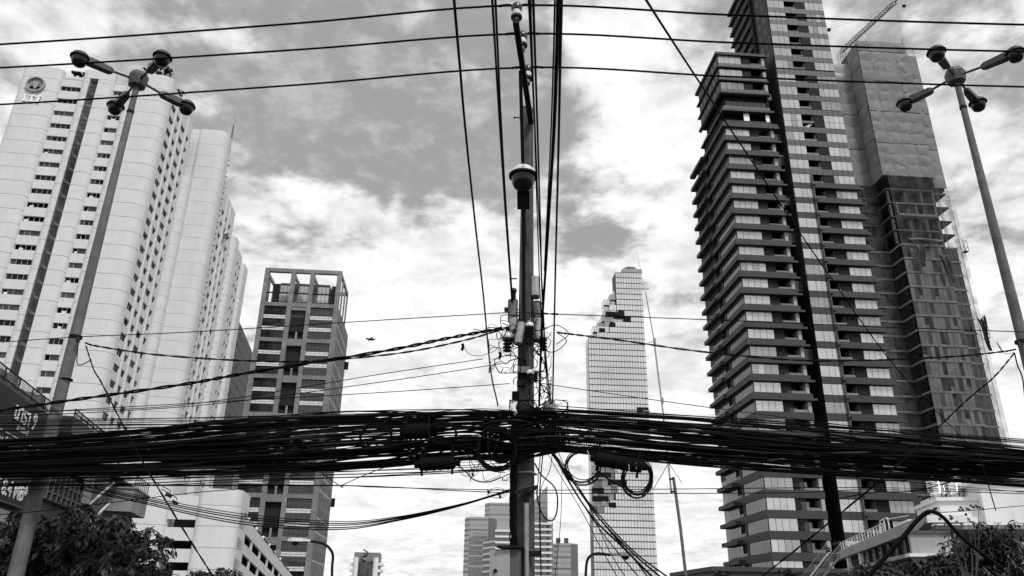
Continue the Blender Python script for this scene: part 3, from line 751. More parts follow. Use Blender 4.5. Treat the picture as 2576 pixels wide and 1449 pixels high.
FB2 = None
MB().box(16.92,17.04,-.6,.0,10,85).build('service_pipe','steel_grey',WT)
for k in range(22): bx('pipe_bracket','steel_dark',WT,16.85,17.3,-.8,-.6,FZ[k]+.4,FZ[k]+.7)
# its left flank, seen above the lower roof
for k in range(9):
    z = 115+k*3.38
    for i in range(4): bx('flank_panel','dark_cladding',WT,12.9,13.0,.3+i*1.6,1.85+i*1.6,z+.05,z+3.3)
    bx('flank_window','glass_side_shaded',WT,12.86,12.9,2.2,2.8,z+1,z+2.6); bx('flank_window','glass_side_shaded',WT,12.86,12.9,4.8,5.3,z+1,z+2.6)
    MB().box(12.4,13,8.6,20.4,z+2.0,z+3.2).build('flank_band','fascia',WT)
    bx('drip_edge','fascia',WT,12.1,12.5,8.6,20.4,z+1.9,z+2.2)
    MB().box(12.9,13,8.6,20.2,z-.2,z+2.0).build('flank_window_row','glass_side_shaded',WT)
MB().box(12.3,12.6,7.2,7.8,112,142).build('drain_pipe','steel_dark',WT)
MB().box(12.95,13.0,.1,8.6,60,115).build('flank_wall','soffit_shade',WT)
t = thing('roof_grass', 'pale grass planted along the roof edge of the dark tower', 'grass', WT.matrix_basis@Vector((1.2,.4,114.8)), R_(4))
b = MB()
for i in range(260):
    x,y = rnd.uniform(-.8,5.5), rnd.uniform(-.1,.8); h = rnd.uniform(.3,1.0); dx = rnd.uniform(-.35,.35)
    b.add([(x,y,0),(x+.07,y,0),(x+dx+.03,y+rnd.uniform(-.2,.2),h)],[(0,1,2)])
b.build('blades','wall_grey',t,kind='stuff')
# ================================================================== tower under construction
KT = thing('construction_tower', 'unfinished tower wrapped in grey tarpaulins above and netting below', 'building', (101.297,180,0), R_(4))
def cloth(w, h, nx, nz, amp, seed, sag=.0):
    b = MB(); vs = []; fs = []
    for j in range(nz+1):
        for i in range(nx+1):
            u, v = i/nx, j/nz
            y = amp*(noise.noise(Vector((u*3.1+seed*7.3, v*2.2, seed)))+.5*noise.noise(Vector((u*9+seed, v*5, 3.3))))
            y -= amp*1.2*math.sin(u*math.pi)*math.sin(v*math.pi)
            vs.append((u*w, y, v*h - sag*math.sin(u*math.pi)*(1-v)))
    for j in range(nz):
        for i in range(nx): a = j*(nx+1)+i; fs.append((a,a+1,a+nx+2,a+nx+1))
    return b.add(vs,fs)
def tarps(a0,a1,b,z0,z1,n,rows,m='tarp',rz=0.,amp=.16):
    w = (a1-a0)/n; h = (z1-z0)/rows
    for j in range(rows):
        for i in range(n):
            o = cloth(w-.02,h+.1,8,6,amp*rnd.uniform(.6,1.5),rnd.uniform(0,50),.08).build('tarpaulin',m,KT,True)
            if rz: o.location = (a0,b+w*(n-i),z0+j*h); o.rotation_euler = (0,0,R_(-90))
            else: o.location = (a0+i*w,b,z0+j*h)
        # rope along the seam
        pts = [(a0+(a1-a0)*q/12, b-.06, z0+j*h+.06*math.sin(q*2.1+j)) for q in range(13)] if not rz else [(a0-.06, b+(w*n)*q/12, z0+j*h+.05*math.sin(q*2+j)) for q in range(13)]
        if j%3 == 0: MB().tube(pts,.07,4).build('seam_rope','tarp_seam',KT)
tarps(-1.2,13.7,0,111.8,157.5,4,13)
tarps(13.72,17.2,1.2,109.3,154.1,1,11)
tarps(-1.2,7,.0,111.6,157.4,1,11,rz=1) if 0 else tarps(-1.25,4.3,0.2,111.5,157.0,1,11,rz=1)
tarps(-9.5,-1.3,5.6,111.5,147.0,2,9); tarps(-9.5,-1.3,5.5,147.0,153.2,1,2,m='tarp_pale',amp=.35)
MB().box(-1.0,13.5,.5,14,111.6,157.2).build('frame_core','concrete_dark',KT); MB().box(13.5,17,1.9,14,109,154).build('frame_core','concrete_dark',KT); MB().box(-9.4,-1,6.2,14,111,152.8).build('frame_core','concrete_dark',KT)
# open storeys just below the sheets, then finished glazing with thin slab edges
MB().box(-9,16.5,8,16,0,111).build('core','void_shade',KT)
for i,z in enumerate([107.6,103.4,99.2,95.2]):
    MB().box(-1,12.5,.3,8,z,z+.4).build('slab','concrete_dark',KT); MB().box(-9.2,-1,6,8,z,z+.4).build('slab','concrete_dark',KT); MB().box(12.5,16.8,1.6,8,z,z+.4).build('slab','concrete_dark',KT)  # dark concrete puts the shade of the open storeys into the slabs
    for a in (-.6,4.2,8.6,12.0): bx('post','concrete_dark',KT,a,a+.6,.6,1.2,z-3.7,z)
for a0,a1 in ((1.0,6.2),(6.3,11.6)): 
    MB().box(a0,a1,-.1,.5,99.6,100.3).build('balcony_beam','concrete',KT); MB().box(a0,a1,-.1,.3,103.2,103.5).build('balcony_beam','concrete',KT)
for a in (1.0,6.2,11.5): bx('balcony_post','concrete',KT,a,a+.25,-.1,.4,99.6,103.3)
SL = [91.3-3.95*i for i in range(20)]
pk = []
for i,z in enumerate(SL):
    MB().box(.1,12.1,-.15,.5,z-.55,z).build('slab_edge','concrete',KT)
    MB().box(-9,.0,5.2,5.9,z-.5,z).build('slab_edge','concrete',KT); MB().box(12.3,16.2,1.0,1.7,z-.5,z).build('slab_edge','concrete',KT)
    MB().box(-.1,.1,.5,5.4,z-.55,z).build('slab_edge','concrete',KT)
    for j in range(11):
        if rnd.random() < .09: continue
        o = bx('glazing_panel','glass_mid' if (j+i)%4 else 'glass_office',KT,.25+j*1.07,.25+(j+1)*1.07-.06,.1,.16,z-3.9,z-.6)
        if rnd.random() < .06: o.rotation_euler = (R_(-9),0,0)
    for j in range(3): bx('glazing_panel','glass_office',KT,12.5+j*1.25,13.65+j*1.25,1.3,1.36,z-3.9,z-.6)
    for j in range(7): bx('recess_panel','glass_dark',KT,-8.9+j*1.25,-7.75+j*1.25,5.7,5.76,z-3.9,z-.6)  # recess and left return: shade put into a darker glass
    for j in range(4): bx('return_panel','glass_dark',KT,.0,.06,.7+j*1.2,1.8+j*1.2,z-3.9,z-.6)
MB().box(.2,12,.3,8,0,91).build('core','void_shade',KT); MB().box(12.2,16,1.6,8,0,91).build('core','void_shade',KT)
for a,b in ((-.3,-.9),(4,-1.0),(8.2,-1.0),(12.4,-.9),(16.6,.4),(-8,4.6),(-4.5,4.6)):
    MB().tube([(a,b,8),(a,b,111)],.05,4).build('scaffold_pole','steel_grey',KT)
def net(a0,a1,b,z0,z1,name='safety_net',m='netting',amp=.3):
    o = cloth(a1-a0,z1-z0,10,20,amp,rnd.uniform(0,40)).build(name,m,KT,True); o.location = (a0,b,z0); return o
net(-.5,6.2,-1.2,10,111); net(6.2,12.8,-1.25,10,111); net(-9,-.6,4.4,10,111); net(12.8,16.5,.0,10,108)
o = net(16.4,18.6,1.5,10,106); 
for (a,z,w,h) in ((3.5,84,2.2,6.5),(8.8,80,2.4,8),(1.0,90,10.5,2.6),(15.2,62,1.3,9),(16.6,64,.9,8)):
    b = MB(); vs = []; fs = []
    for j in range(9):
        for i in range(7):
            u,v = i/6, j/8; tw = 1-.75*(1-v)**1.2*(.5+.5*math.sin(a))
            vs.append((a+(u-.5)*w*tw+.5*w+.9*(1-v)*math.sin(a*3), -1.5+.25*math.sin(u*9+a)+.2*math.sin(v*7), z+v*h-(.9*math.sin(u*math.pi) if v > .9 else 0)))
    for j in range(8):
        for i in range(6): q = j*7+i; fs.append((q,q+1,q+8,q+7))
    b.add(vs,fs).build('torn_net','leaf_dark',KT,True)
for a,z in ((17.4,66),(17.2,90)):
    b = MB()
    for q in (0,1.2): b.beam((a,q,z),(a,q,z+3),.08,.08); b.beam((a+1.2,q,z),(a+1.2,q,z+3),.08,.08)
    for zz in (0,1.1,3): b.beam((a,0,z+zz),(a+1.2,0,z+zz),.08,.08); b.beam((a+1.2,0,z+zz),(a+1.2,1.2,z+zz),.08,.08)
    b.box(a,a+1.2,0,1.2,z-.1,z); b.build('hoist_cage','steel_dark',KT)
for i in range(14): MB().tube([(-.8+i*1.1,.6,157),(-.8+i*1.1,.6,157+rnd.uniform(.6,2.0))],.05,3).build('starter_bar','steel_dark',KT)
MB().tube([(13.5,.6,156),(13.45,.6,159.8)],.06,4).build('edge_post','steel_dark',KT); MB().tube([(17,1.6,153),(16.8,1.6,157.5)],.06,4).build('edge_post','steel_dark',KT)
# luffing crane
CR = thing('tower_crane', 'lattice boom of a tower crane rising behind the tarpaulin tower', 'crane')
c0 = at(2118,128,194); c1 = at(2252,5,194); ax = (c1-c0)
b = MB(); s = ax.normalized(); e = s.cross(Vector((0,1,0))).normalized(); g = Vector((0,1,0)); n = 26
ch = [c0+e*.7, c0-e*.7, c0+g*1.3]
for q in ch: MB().tube([q, q+ax],.11,5).build('boom_chord','steel_grey',CR)
for i in range(n):
    p, p2 = c0+ax*(i/n), c0+ax*((i+1)/n); pm_ = c0+ax*((i+.5)/n)
    b.tube([p+e*.7,pm_-e*.7,p2+e*.7],.06,4); b.tube([p+e*.7,pm_+g*1.3,p2+e*.7],.06,4); b.tube([p-e*.7,pm_+g*1.3,p2-e*.7],.06,4)
b.build('boom_lacing','steel_grey',CR)
hk = c1+Vector((1.9,0,-3.2))
MB().beam(c1,c1+Vector((.9,0,1.2)),.5,.5).build('boom_head','steel_dark',CR)
MB().box(-.5,.5,-.4,.4,-.3,.3).build('jib_platform','steel_dark',CR,loc=c1+Vector((2.6,0,-1.6)))
for d in (0,.8): MB().tube([c1+Vector((d,0,0)), at(2290+d*4,250,194)],.035,3).build('hoist_rope','steel_dark',CR)
MB().tube([at(2085,75,194), at(2240,18,194)],.045,3).build('pendant_line','steel_dark',CR)
lp = at(2085,75,194); MB().box(-.5,.5,-.4,.4,-.4,.4).build('end_weight','steel_dark',CR,loc=lp)
mast = at(2118,128,194); b = MB()
for x_,y_ in ((-.8,0),(.8,0),(-.8,1.6),(.8,1.6)): b.tube([(mast.x+x_,mast.y+y_,140),(mast.x+x_,mast.y+y_,mast.z)],.1,4)
for i in range(12):
    z = 140+i*(mast.z-140)/12; b.tube([(mast.x-.8,mast.y,z),(mast.x+.8,mast.y,z+2),(mast.x-.8,mast.y,z+2)],.06,4)
b.build('mast','steel_grey',CR)
MB().box(-12,12,-6,19,0,7.6).build('podium','dark_cladding',WT); MB().box(-12.4,12.4,-6.4,19,7.6,8.3).build('podium_edge','fascia',WT)
mat('mullion_grey',.07,.6,.1,.2)
# ================================================================== pixelated glass skyscraper
MT = thing('glass_skyscraper', 'pale glass skyscraper with blocks bitten out in a pixel staircase', 'building', (91.94,500,0), R_(3))
fh = 4.15; cw = 39.2/21
rowz = [224.0-fh*i for i in range(54)]
def cut(i):                                    # how many columns are bitten from the left on storey i
    z = rowz[i]
    if z > 194: return 11 if i < 7 else 11
    if z > 191: return 13
    if z > 187: return 14
    if z > 183: return 10
    if z > 179: return 8
    if z > 174.5: return 4
    if 62 < z < 98:
        j = int((98-z)/fh)
        return [2,7,9,8,10,9,8,6,4,3][min(9,j)]
    return 0
cells = []; rest = MB()
def outline(z):                                # left edge of the staircase of glass boxes
    for zz,a in ((212,-17.3),(209,-19.5),(203.4,-22.9),(192.7,-27.3),(187.4,-29.3),(181.2,-31.9),(175.6,-35.8)):
        if z > zz: return a
    return -39.0
for i,z in enumerate(rowz):
    c = cut(i); x0 = -39.2+c*cw
    MB().box(x0,.0,.3,13,z-fh,z).build('storey','mullion_grey',MT)
    for j in range(c,21): cells.append((z-fh, -39.2+j*cw))
    if c:
        l = outline(z-1.5) if z > 170 else -39.2+(i%3)*.7
        xx = l
        while xx < x0-.4:
            w_ = min(x0-xx, rnd.choice((2.8,3.7,4.6,5.6))); bb = rnd.choice((.5,1.0,1.8,2.8,3.6))
            MB().box(xx+.06,xx+w_-.06,bb,12,z-fh+.22,z-.1).build('glass_box',rnd.choice(('glass_far','glass_tower','glass_tower')) if z > 170 else rnd.choice(('glass_mid','glass_far','glass_sky_c')),MT)
            for q in range(1,int(w_/1.2)): bx('box_mullion','mullion_grey',MT,xx+q*1.2,xx+q*1.2+.1,bb-.05,bb,z-fh+.22,z-.1)
            MB().box(xx,xx+w_,bb+.3,12,z-.1,z+.12).build('box_slab','mullion_grey',MT)
            xx += w_
cells.sort()
vis = [c for c in cells if 12 < c[0] < 66 and not (c[0] > 62)]
vis = vis[:300]; vset = set(vis)
pm2 = MB().box(.13,cw-.13,0,.08,.34,fh-.34).mesh('pane','glass_tower')
for z,x in vis: put('pane', pm2, MT, (x,.22,z))
for z,x in cells:
    if (z,x) not in vset: rest.box(x+.13,x+cw-.13,.22,.3,z+.34,z+fh-.34)
rest.build('upper_panes','glass_tower',MT,kind='stuff')
for (a,z,n,h) in ((-18,190.6,2.4,3.2),(-13.5,186.4,2.4,3.0),(-26.3,190.8,4.4,1.8),(-24,183,2,1.4),(-31.5,178.6,2,1.6),(-8,122.8,4.2,2.6),(-39,70.5,4,2),(-28,76,6,1.8),(-36,80.5,5,1.8),(-35,94,2.2,2),(-31,92.5,2,1.8),(-28.4,61.5,2.2,2.2),(-39,65.5,5.5,2.0)):
    MB().box(a,a+n*1.86 if n > 2 else a+4,-.05,3,z,z+h+1).build('bite_shade','void_shade',MT)  # black boxes on the face paint the shade of the bitten recesses
for z in rowz[::1]: pass
MB().box(-39.3,-38.9,1,12.5,20,174).build('flank','glass_far',MT)
MB().box(-13.4,.6,.1,20,224.1,227).build('roof_screen','wall_grey',MT)
MB().lathe([(4.2,226.5),(4.2,229),(4.8,229.2),(4.8,230.2),(4.3,230.3)],18,Matrix.Translation((-6.5,8,0))).build('roof_drum','grey_facade',MT,True)
MB().box(-4.2,.3,-1.5,1,123.5,124.2).build('terrace_slab','grey_facade',MT)
# ================================================================== far buildings
def far_block(name, label, px, py, Y, w, d, yaw, m, fh=4., step=1.0, bandm='wall_grey', cat='building', floors=22, bh=1.2):
    q = at(px,py,Y); t = thing(name,label,cat,(q.x,q.y,0),R_(yaw))
    MB().box(0,w,0,d,0,q.z).build('body',m,t)
    for f in range(floors):
        z = q.z-1-f*fh
        if z < 12: break
        MB().box(-.1,w+.1,-.15,d,z-bh,z).build('floor_band',bandm,t)
    return t,q
def octo(name,label,px,py,Y,w,dark_side=True,z_extra=0.,fl=24):
    q = at(px,py,Y); t = thing(name,label,'building',(q.x,q.y,0),R_(-3)); H = q.z
    poly = [(0,7),(5,0),(w,0),(w+6,8),(w+6,24),(w,32),(0,32)]
    MB().prism(poly,0,H).build('body','glass_far',t)
    for f in range(fl):
        z = H-1.5-f*4.3
        if z < 15: break
        MB().prism([(-.2,6.9),(4.95,-.15),(w+.1,-.15),(w+.1,31),(0,31)],z-1.5,z).build('floor_band','wall_grey' if f%2 else 'grey_facade',t)
        for c in range(7): bx('pane','glass_far',t,5.4+c*(w-5.6)/7,5.4+(c+.9)*(w-5.6)/7,-.1,.02,z-3.9,z-1.7)
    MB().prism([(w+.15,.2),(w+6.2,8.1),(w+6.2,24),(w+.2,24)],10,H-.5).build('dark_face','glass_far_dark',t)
    return t
octo('octagon_tower','pale octagonal glass tower with a dark corner face left of the pole',1168,1300,700,21)
octo('octagon_tower','taller octagonal glass tower behind the one with the dark corner',1219,1264,740,30)
t = octo('octagon_tower','low octagonal glass tower right of the pole with two roof boxes',1388,1366,650,15)
for x in (3.5,10): MB().box(x,x+3.6,6,10,at(1388,1366,650).z,at(1388,1366,650).z+4.5).build('roof_box','stone_dark',t)
MB().tube([at(1195,1300,700),at(1195,1268,700)],.25,4).build('aerial','steel_grey',bpy.data.objects['octagon_tower'])
bpy.data.objects['octagon_tower'].children[-1].matrix_parent_inverse = bpy.data.objects['octagon_tower'].matrix_basis.inverted()
def striped(label,px,py,Y,w,fl,left_slope=False,yaw=0.):
    q = at(px,py,Y); t = thing('striped_hotel',label,'building',(q.x,q.y,0),R_(yaw)); H = q.z
    MB().box(.3,w-.3,.5,18,0,H-.5).build('body','grey_facade',t)
    for f in range(fl):
        z = H-.5-f*3.6
        if z < 12: break
        MB().prism([(0,18),(0,0)]+arc(w-2.2,2.2,2.2,270,360,5)+[(w,18)],z-1.3,z).build('floor_band','white_plain',t)
        for c in range(4): bx('window','glass_far_dark',t,1+c*(w-3)/4,1+(c+.75)*(w-3)/4,.4,.52,z-3.4,z-1.5)
    return t,H
t,H = striped('white striped hotel block just left of the utility pole',1246,1330,520,17,12)
MB().prism([(-8,16),(0,.2),(0,18)],0,H-6).build('angled_flank','grey_facade',t)
for f in range(14): MB().prism([(-8.3,16.2),(-.1,0),(0,18)],H-7-f*3.6-1.3,H-7-f*3.6).build('floor_band','white_plain',t)
MB().box(1,12,1,12,H-1,H+5).build('roof_block','glass_far',t)
t,H = striped('white striped block with curved balconies just right of the pole',1334,1372-60,520,15,14)
t,q = far_block('spire_tower','far tower with a sloped pointed top behind the pole',1331,1258,600,14,14,0,'glass_far',4,bh=1.)
MB().yprism([(4,q.z),(14,q.z),(14,q.z+11)],0,10).build('sloped_top','glass_far',t)
q = at(891,1389,420); SB = thing('bank_tower','small far white and grey tower with a ribbon emblem near the bottom','building',(q.x,q.y,0),R_(4)); H = q.z
MB().box(.2,13.0,0,14,0,H).build('body','grey_facade',SB)
for a in (0,10.2): MB().tube([(a+1.3,-.4,0),(a+1.3,-.4,H-2.6)],1.35,12).build('white_column','white_plain',SB,True)
for i in range(6):
    for j in range(5): bx('pane','glass_mid',SB,2.8+j*1.45,4.1+j*1.45,-.12,0,H-4.2-i*1.9-1.75,H-4.2-i*1.9)
for i in range(6): bx('balcony','white_plain',SB,-1.7,.3,-.2,10,H-5-i*3.1-1.4,H-5-i*3.1); bx('balcony','white_plain',SB,12.8,14.6,-.2,12,H-5-i*3.1-1.4,H-5-i*3.1)
b = MB()
for k2 in range(1):
    pts = [(5.6+1.5*math.sin(t_*math.pi*2.4+2.6), H-4+t_*5.4) for t_ in [i/10 for i in range(11)]]
    b.tube([(x,-.5-.2*k2,z) for x,z in pts],.45,6)
b.build('ribbon_emblem','steel_grey',SB,True)
# ================================================================== utility pole in the middle
PY = 14.75
UPX, UPY = .30, PY
POLE = thing('utility_pole', 'tall square concrete utility pole in the middle carrying a mass of black cables', 'utility pole', (UPX,UPY,0), R_(-20))
b = MB(); ch = .03
def sq(h): return [(-h+ch,-h),(h-ch,-h),(h,-h+ch),(h,h-ch),(h-ch,h),(-h+ch,h),(-h,h-ch),(-h,-h+ch)]
lv = [(0,.165),(2.2,.158),(4.5,.146),(7,.132),(9.5,.118),(12.28,.104)]
vs = []; fs = []
for z,h in lv: vs += [(x,y,z) for x,y in sq(h)]
for i in range(len(lv)-1):
    for k in range(8): fs.append((i*8+k,i*8+(k+1)%8,i*8+8+(k+1)%8,i*8+8+k))
fs.append(tuple(range(7,-1,-1))); fs.append(tuple(range((len(lv)-1)*8,len(lv)*8)))
b.add(vs,fs).build('shaft','concrete_old',POLE)
def W(px,py,Y): return at(px,py,Y)
def onpole(o):                                     # world-placed part of the pole
    o.parent = POLE; o.matrix_parent_inverse = POLE.matrix_basis.inverted(); return o
# crossarm towards the street with three pin insulators
arm0 = W(1336,308,PY-.14); HA = arm0.z
def PZ(px,py,z):
    d = ray(px,py); return EYE+d*((z-CZ)/d.z)
tip = PZ(1297,52,HA)
ARM = MB(); ARM.beam(arm0,tip,.11,.12)
onpole(ARM.build('crossarm','steel_dark'))
onpole(MB().beam(PZ(1309,178,HA-.1),W(1321,620,PY-.2),.07,.07).build('arm_brace','steel_dark'))
def pin_insulator(base, s=1.):
    t = put('insulator', None, None, base); 
    for nm,m,pr in (('skirt_low','porcelain_brown',[(.05,0),(.075,.03),(.08,.08),(.05,.1)]),('neck','porcelain',[(.06,.1),(.06,.18)]),('skirt_mid','porcelain_brown',[(.07,.17),(.14,.2),(.145,.25),(.1,.3)]),
                    ('drum','porcelain',[(.1,.29),(.105,.44)]),('skirt_top','porcelain_brown',[(.11,.42),(.135,.46),(.14,.55),(.12,.59),(.07,.62),(.06,.66),(.02,.67)])):
        MB().lathe([(r*s,z*s) for r,z in pr],16).build(nm,m,t,True)
    return onpole(t)
ins = []
for px,py in ((1299,62),(1313,132),(1327,215)):
    p = PZ(px,py,HA+.06); pin_insulator(p,.78); ins.append(p+Vector((0,0,.47)))
# street lamp on its own pipe arm reaching towards the camera
LB_ = W(1318,905,PY-.28); LT = W(1317,520,PY-1.5); LH = W(1316,445,PY-1.9)
CL = thing('street_lamp', 'round street lamp facing the viewer on a pipe fixed to the utility pole', 'street lamp')
MB().tube(smooth_path([LB_,W(1318,760,PY-.55),LT],6),.04,8).build('arm_pipe','steel_dark',CL,True)
MB().beam(LT+Vector((0,0,-.05)),LT.lerp(LH,.75),.24,.12).build('ballast_housing','steel_dark',CL)
def lamp_head(parent, c, s=1., pale='lamp_shell', axis=None):
    mx = Matrix.Translation(c)
    if axis: mx = mx@axis
    MB().lathe([(.235*s,-.01*s),(.25*s,.0),(.25*s,.03*s),(.235*s,.04*s)],24,mx).build('rim','steel_dark',parent,True)
    MB().lathe([(.01,-.27*s),(.1*s,-.255*s),(.16*s,-.2*s),(.195*s,-.12*s),(.205*s,-.01*s)],22,mx).build('bowl','lamp_bowl',parent,True)
    MB().lathe([(.23*s,.04*s),(.205*s,.11*s),(.15*s,.17*s),(.07*s,.2*s),(.01,.205*s)],22,mx).build('cap',pale,parent,True)
lamp_head(CL, LH, 1.12, 'lamp_shell_pale')
MB().box(-.02,.02,-.27,-.22,.0,.12).build('latch','aluminium',CL,loc=LH)
MB().box(-.12,.12,-.06,.3,-.16,-.04).build('arm_bracket','steel_grey',CL,loc=LB_+Vector((0,.05,-.1)))
MB().beam(LB_+Vector((-.05,.1,-.35)),LB_+Vector((-.02,0,.15)),.05,.05).beam(LB_+Vector((.05,.1,-.35)),LB_+Vector((.02,0,.15)),.05,.05).build('bracket_strap','steel_dark',CL)
# capacitor-like cans, spool insulators, bolts
def can(px,py,Y,w,h,m,lean=0.,cap='porcelain_brown'):
    c = W(px,py,Y); s = 1/1932*Y*1.09; r = w*s/2; hh = h*s
    t = put('canister', None, None, c, (0,lean,0))
    MB().lathe([(r*.7,-hh/2),(r*.95,-hh/2+.015),(r,-hh/2+.04),(r,hh/2-.05)],18).build('shell',m,t,True)
    MB().lathe([(r*1.03,hh/2-.05),(r*1.03,hh/2-.02),(r*.8,hh/2)],18).build('lid',cap if m != 'aluminium' else 'aluminium',t,True)
    MB().lathe([(r*.85,-hh/2-.025),(r*.95,-hh/2+.012)],18).build('base','porcelain_brown',t,True)
    MB().box(-r-.07,-r+.01,-.02,.02,-.03,.06).build('clip','steel_dark',t)
    return onpole(t)
can(1347,722,PY-.1,24,54,'aluminium'); can(1351,786,PY-.1,23,57,'steel_grey'); can(1352,829,PY-.15,24,57,'aluminium')
can(1290,781,PY-.1,25,56,'steel_grey'); can(1293,829,PY-.15,24,58,'aluminium'); can(1308,838,PY-.42,20,56,'aluminium',R_(10)); can(1333,818,PY-.3,14,34,'galv')
def spool(px,py,Y,s=1.,top='porcelain'):
    t = put('spool_insulator', None, None, W(px,py,Y))
    for i in range(4): MB().lathe([(.05*s,.06*i*s),(.085*s,.02*s+.06*i*s),(.05*s,.045*s+.06*i*s)],12).build('shed','porcelain_brown',t,True)
    MB().lathe([(.09*s,.24*s),(.1*s,.27*s),(.08*s,.32*s),(.03*s,.35*s)],12).build('cap',top,t,True)
    return onpole(t)
spool(1276,885,PY-.3,1.15); spool(1366,882,PY-.2,1.05); spool(1292,752,PY-.1,.7,'porcelain_brown'); spool(1332,848,PY-.4,.9); spool(1334,965,PY-.4,.8); spool(1347,960,PY-.3,.8)
for px0,px1,py in ((1283,1301,701),(1342,1358,700),(1287,1302,766),(1293,1310,296)):
    onpole(MB().tube([W(px0,py,PY),W(px1,py,PY)],.014,6).tube([W(px0-1,py,PY),W(px0+2,py,PY)],.03,6).build('through_bolt','steel_dark'))
for px,py,w,h in ((1311,966,20,12),(1324,1035,70,16),(1375,1038,18,18)):
    c = W(px,py,PY-.2); s = .0083; onpole(MB().box(-w*s/2,w*s/2,-.08,.05,-h*s/2,h*s/2).build('clamp_bracket','steel_dark',loc=c))
gl_ = put('spool_insulator', MB().lathe([(.02,-.12),(.09,-.1),(.13,0),(.1,.1),(.03,.13)],14).mesh('bell','wall_grey',True), None, W(1383,1023,PY-.35)); onpole(gl_)
onpole(MB().tube(smooth_path([W(1296,1010,PY-.3),W(1291,1028,PY-.35),W(1300,1042,PY-.35)],5),.05,8).build('guy_insulator','porcelain',None,True))
# straps, conduit with hood, galvanised box low on the pole
for py in (1191,1388): onpole(MB().box(-.19,.19,-.19,.19,-.015,.015).build('steel_strap','galv',loc=(UPX,UPY,W(1320,py,PY).z),rot=(0,0,R_(-20))))
onpole(MB().beam(W(1296,1240,PY-.24),W(1352,1225,PY-.24),.06,.07).build('bracket_bar','steel_dark'))
onpole(MB().beam(W(1292,1392,PY-.24),W(1362,1393,PY-.24),.06,.1).build('bracket_bar','steel_dark'))
onpole(MB().tube([W(1325,1560,PY-.3),W(1324,1262,PY-.3)],.046,10).build('conduit_pipe','galv',None,True))
onpole(MB().tube(smooth_path([W(1324,1264,PY-.3),W(1324,1246,PY-.32),W(1330,1236,PY-.34),W(1337,1240,PY-.36)],5),.06,8).build('conduit_hood','steel_dark',None,True))
bxo = thing('junction_box', 'pale grey rusty metal junction box strapped to the foot of the utility pole', 'electrical box', W(1262,1434,PY-.3), R_(-12))
MB().box(-.19,.17,-.14,.14,-.35,.33).build('box_body','wall_grey',bxo); MB().box(.17,.33,-.1,.14,-.4,.34).build('side_cover','concrete_dark',bxo)
MB().prism([(-.05,-.22),(.36,-.18),(.36,.2),(-.05,.2)],.36,.4).build('rain_cap','steel_dark',bxo); MB().lathe([(.035,0),(.035,.03)],8,Matrix.Translation((-.08,-.14,-.02))@Matrix.Rotation(R_(90),4,'X')).build('rust_knob','steel_dark',bxo)
# ================================================================== cables
def cable(pts, r, label, group=None, n=8, m='cable', name='cable', sides=5, cat='cable', world=False, jit=0.):
    P_ = [Vector(p) for p in pts] if world else [W(*p) for p in pts]
    path = smooth_path(P_, n)
    if jit: path = [p+Vector((rnd.gauss(0,jit),rnd.gauss(0,jit),rnd.gauss(0,jit))) if 0 < i < len(path)-1 else p for i,p in enumerate(path)]
    return MB().tube(path, r, sides).build(name, m, None, True, label=label, cat=cat, group=group)
# three bare high-voltage lines, lying side by side on the crossarm
NAMES = ('highest','middle','lowest'); 
for i,((xl,yl),(xr,yr)) in enumerate((((0,103),(2576,53)),((0,162),(2576,121)),((0,255),(2576,210)))):
    c = ins[i]; L = PZ(xl,yl,c.z+.05); Rr = PZ(xr,yr,c.z+.05)
    dl = (L-c); dr = (Rr-c)
    def span(d, k):
        return c+d*k+Vector((0,0,-.10*math.sin(min(k,1.6)*math.pi/1.6)))
    cable([span(dl,1.8),span(dl,1.2),span(dl,.8),span(dl,.4),c,span(dr,.4),span(dr,.8),span(dr,1.2),span(dr,1.8)], .021, '%s of the three heavy power lines crossing the top of the sky' % NAMES[i], 'power lines on the crossarm', world=True, name='power_line', cat='power line', sides=6)
    for d in (dl,dr):
        u = d.normalized(); cable([c+u*.12+Vector((0,0,.01)),c+u*.2+Vector((0,.01,.03)),c+u*.34+Vector((0,0,.01))],.028,'wire binding at the %s insulator' % NAMES[i],'insulator bindings',world=True,n=3,name='wire_tie')
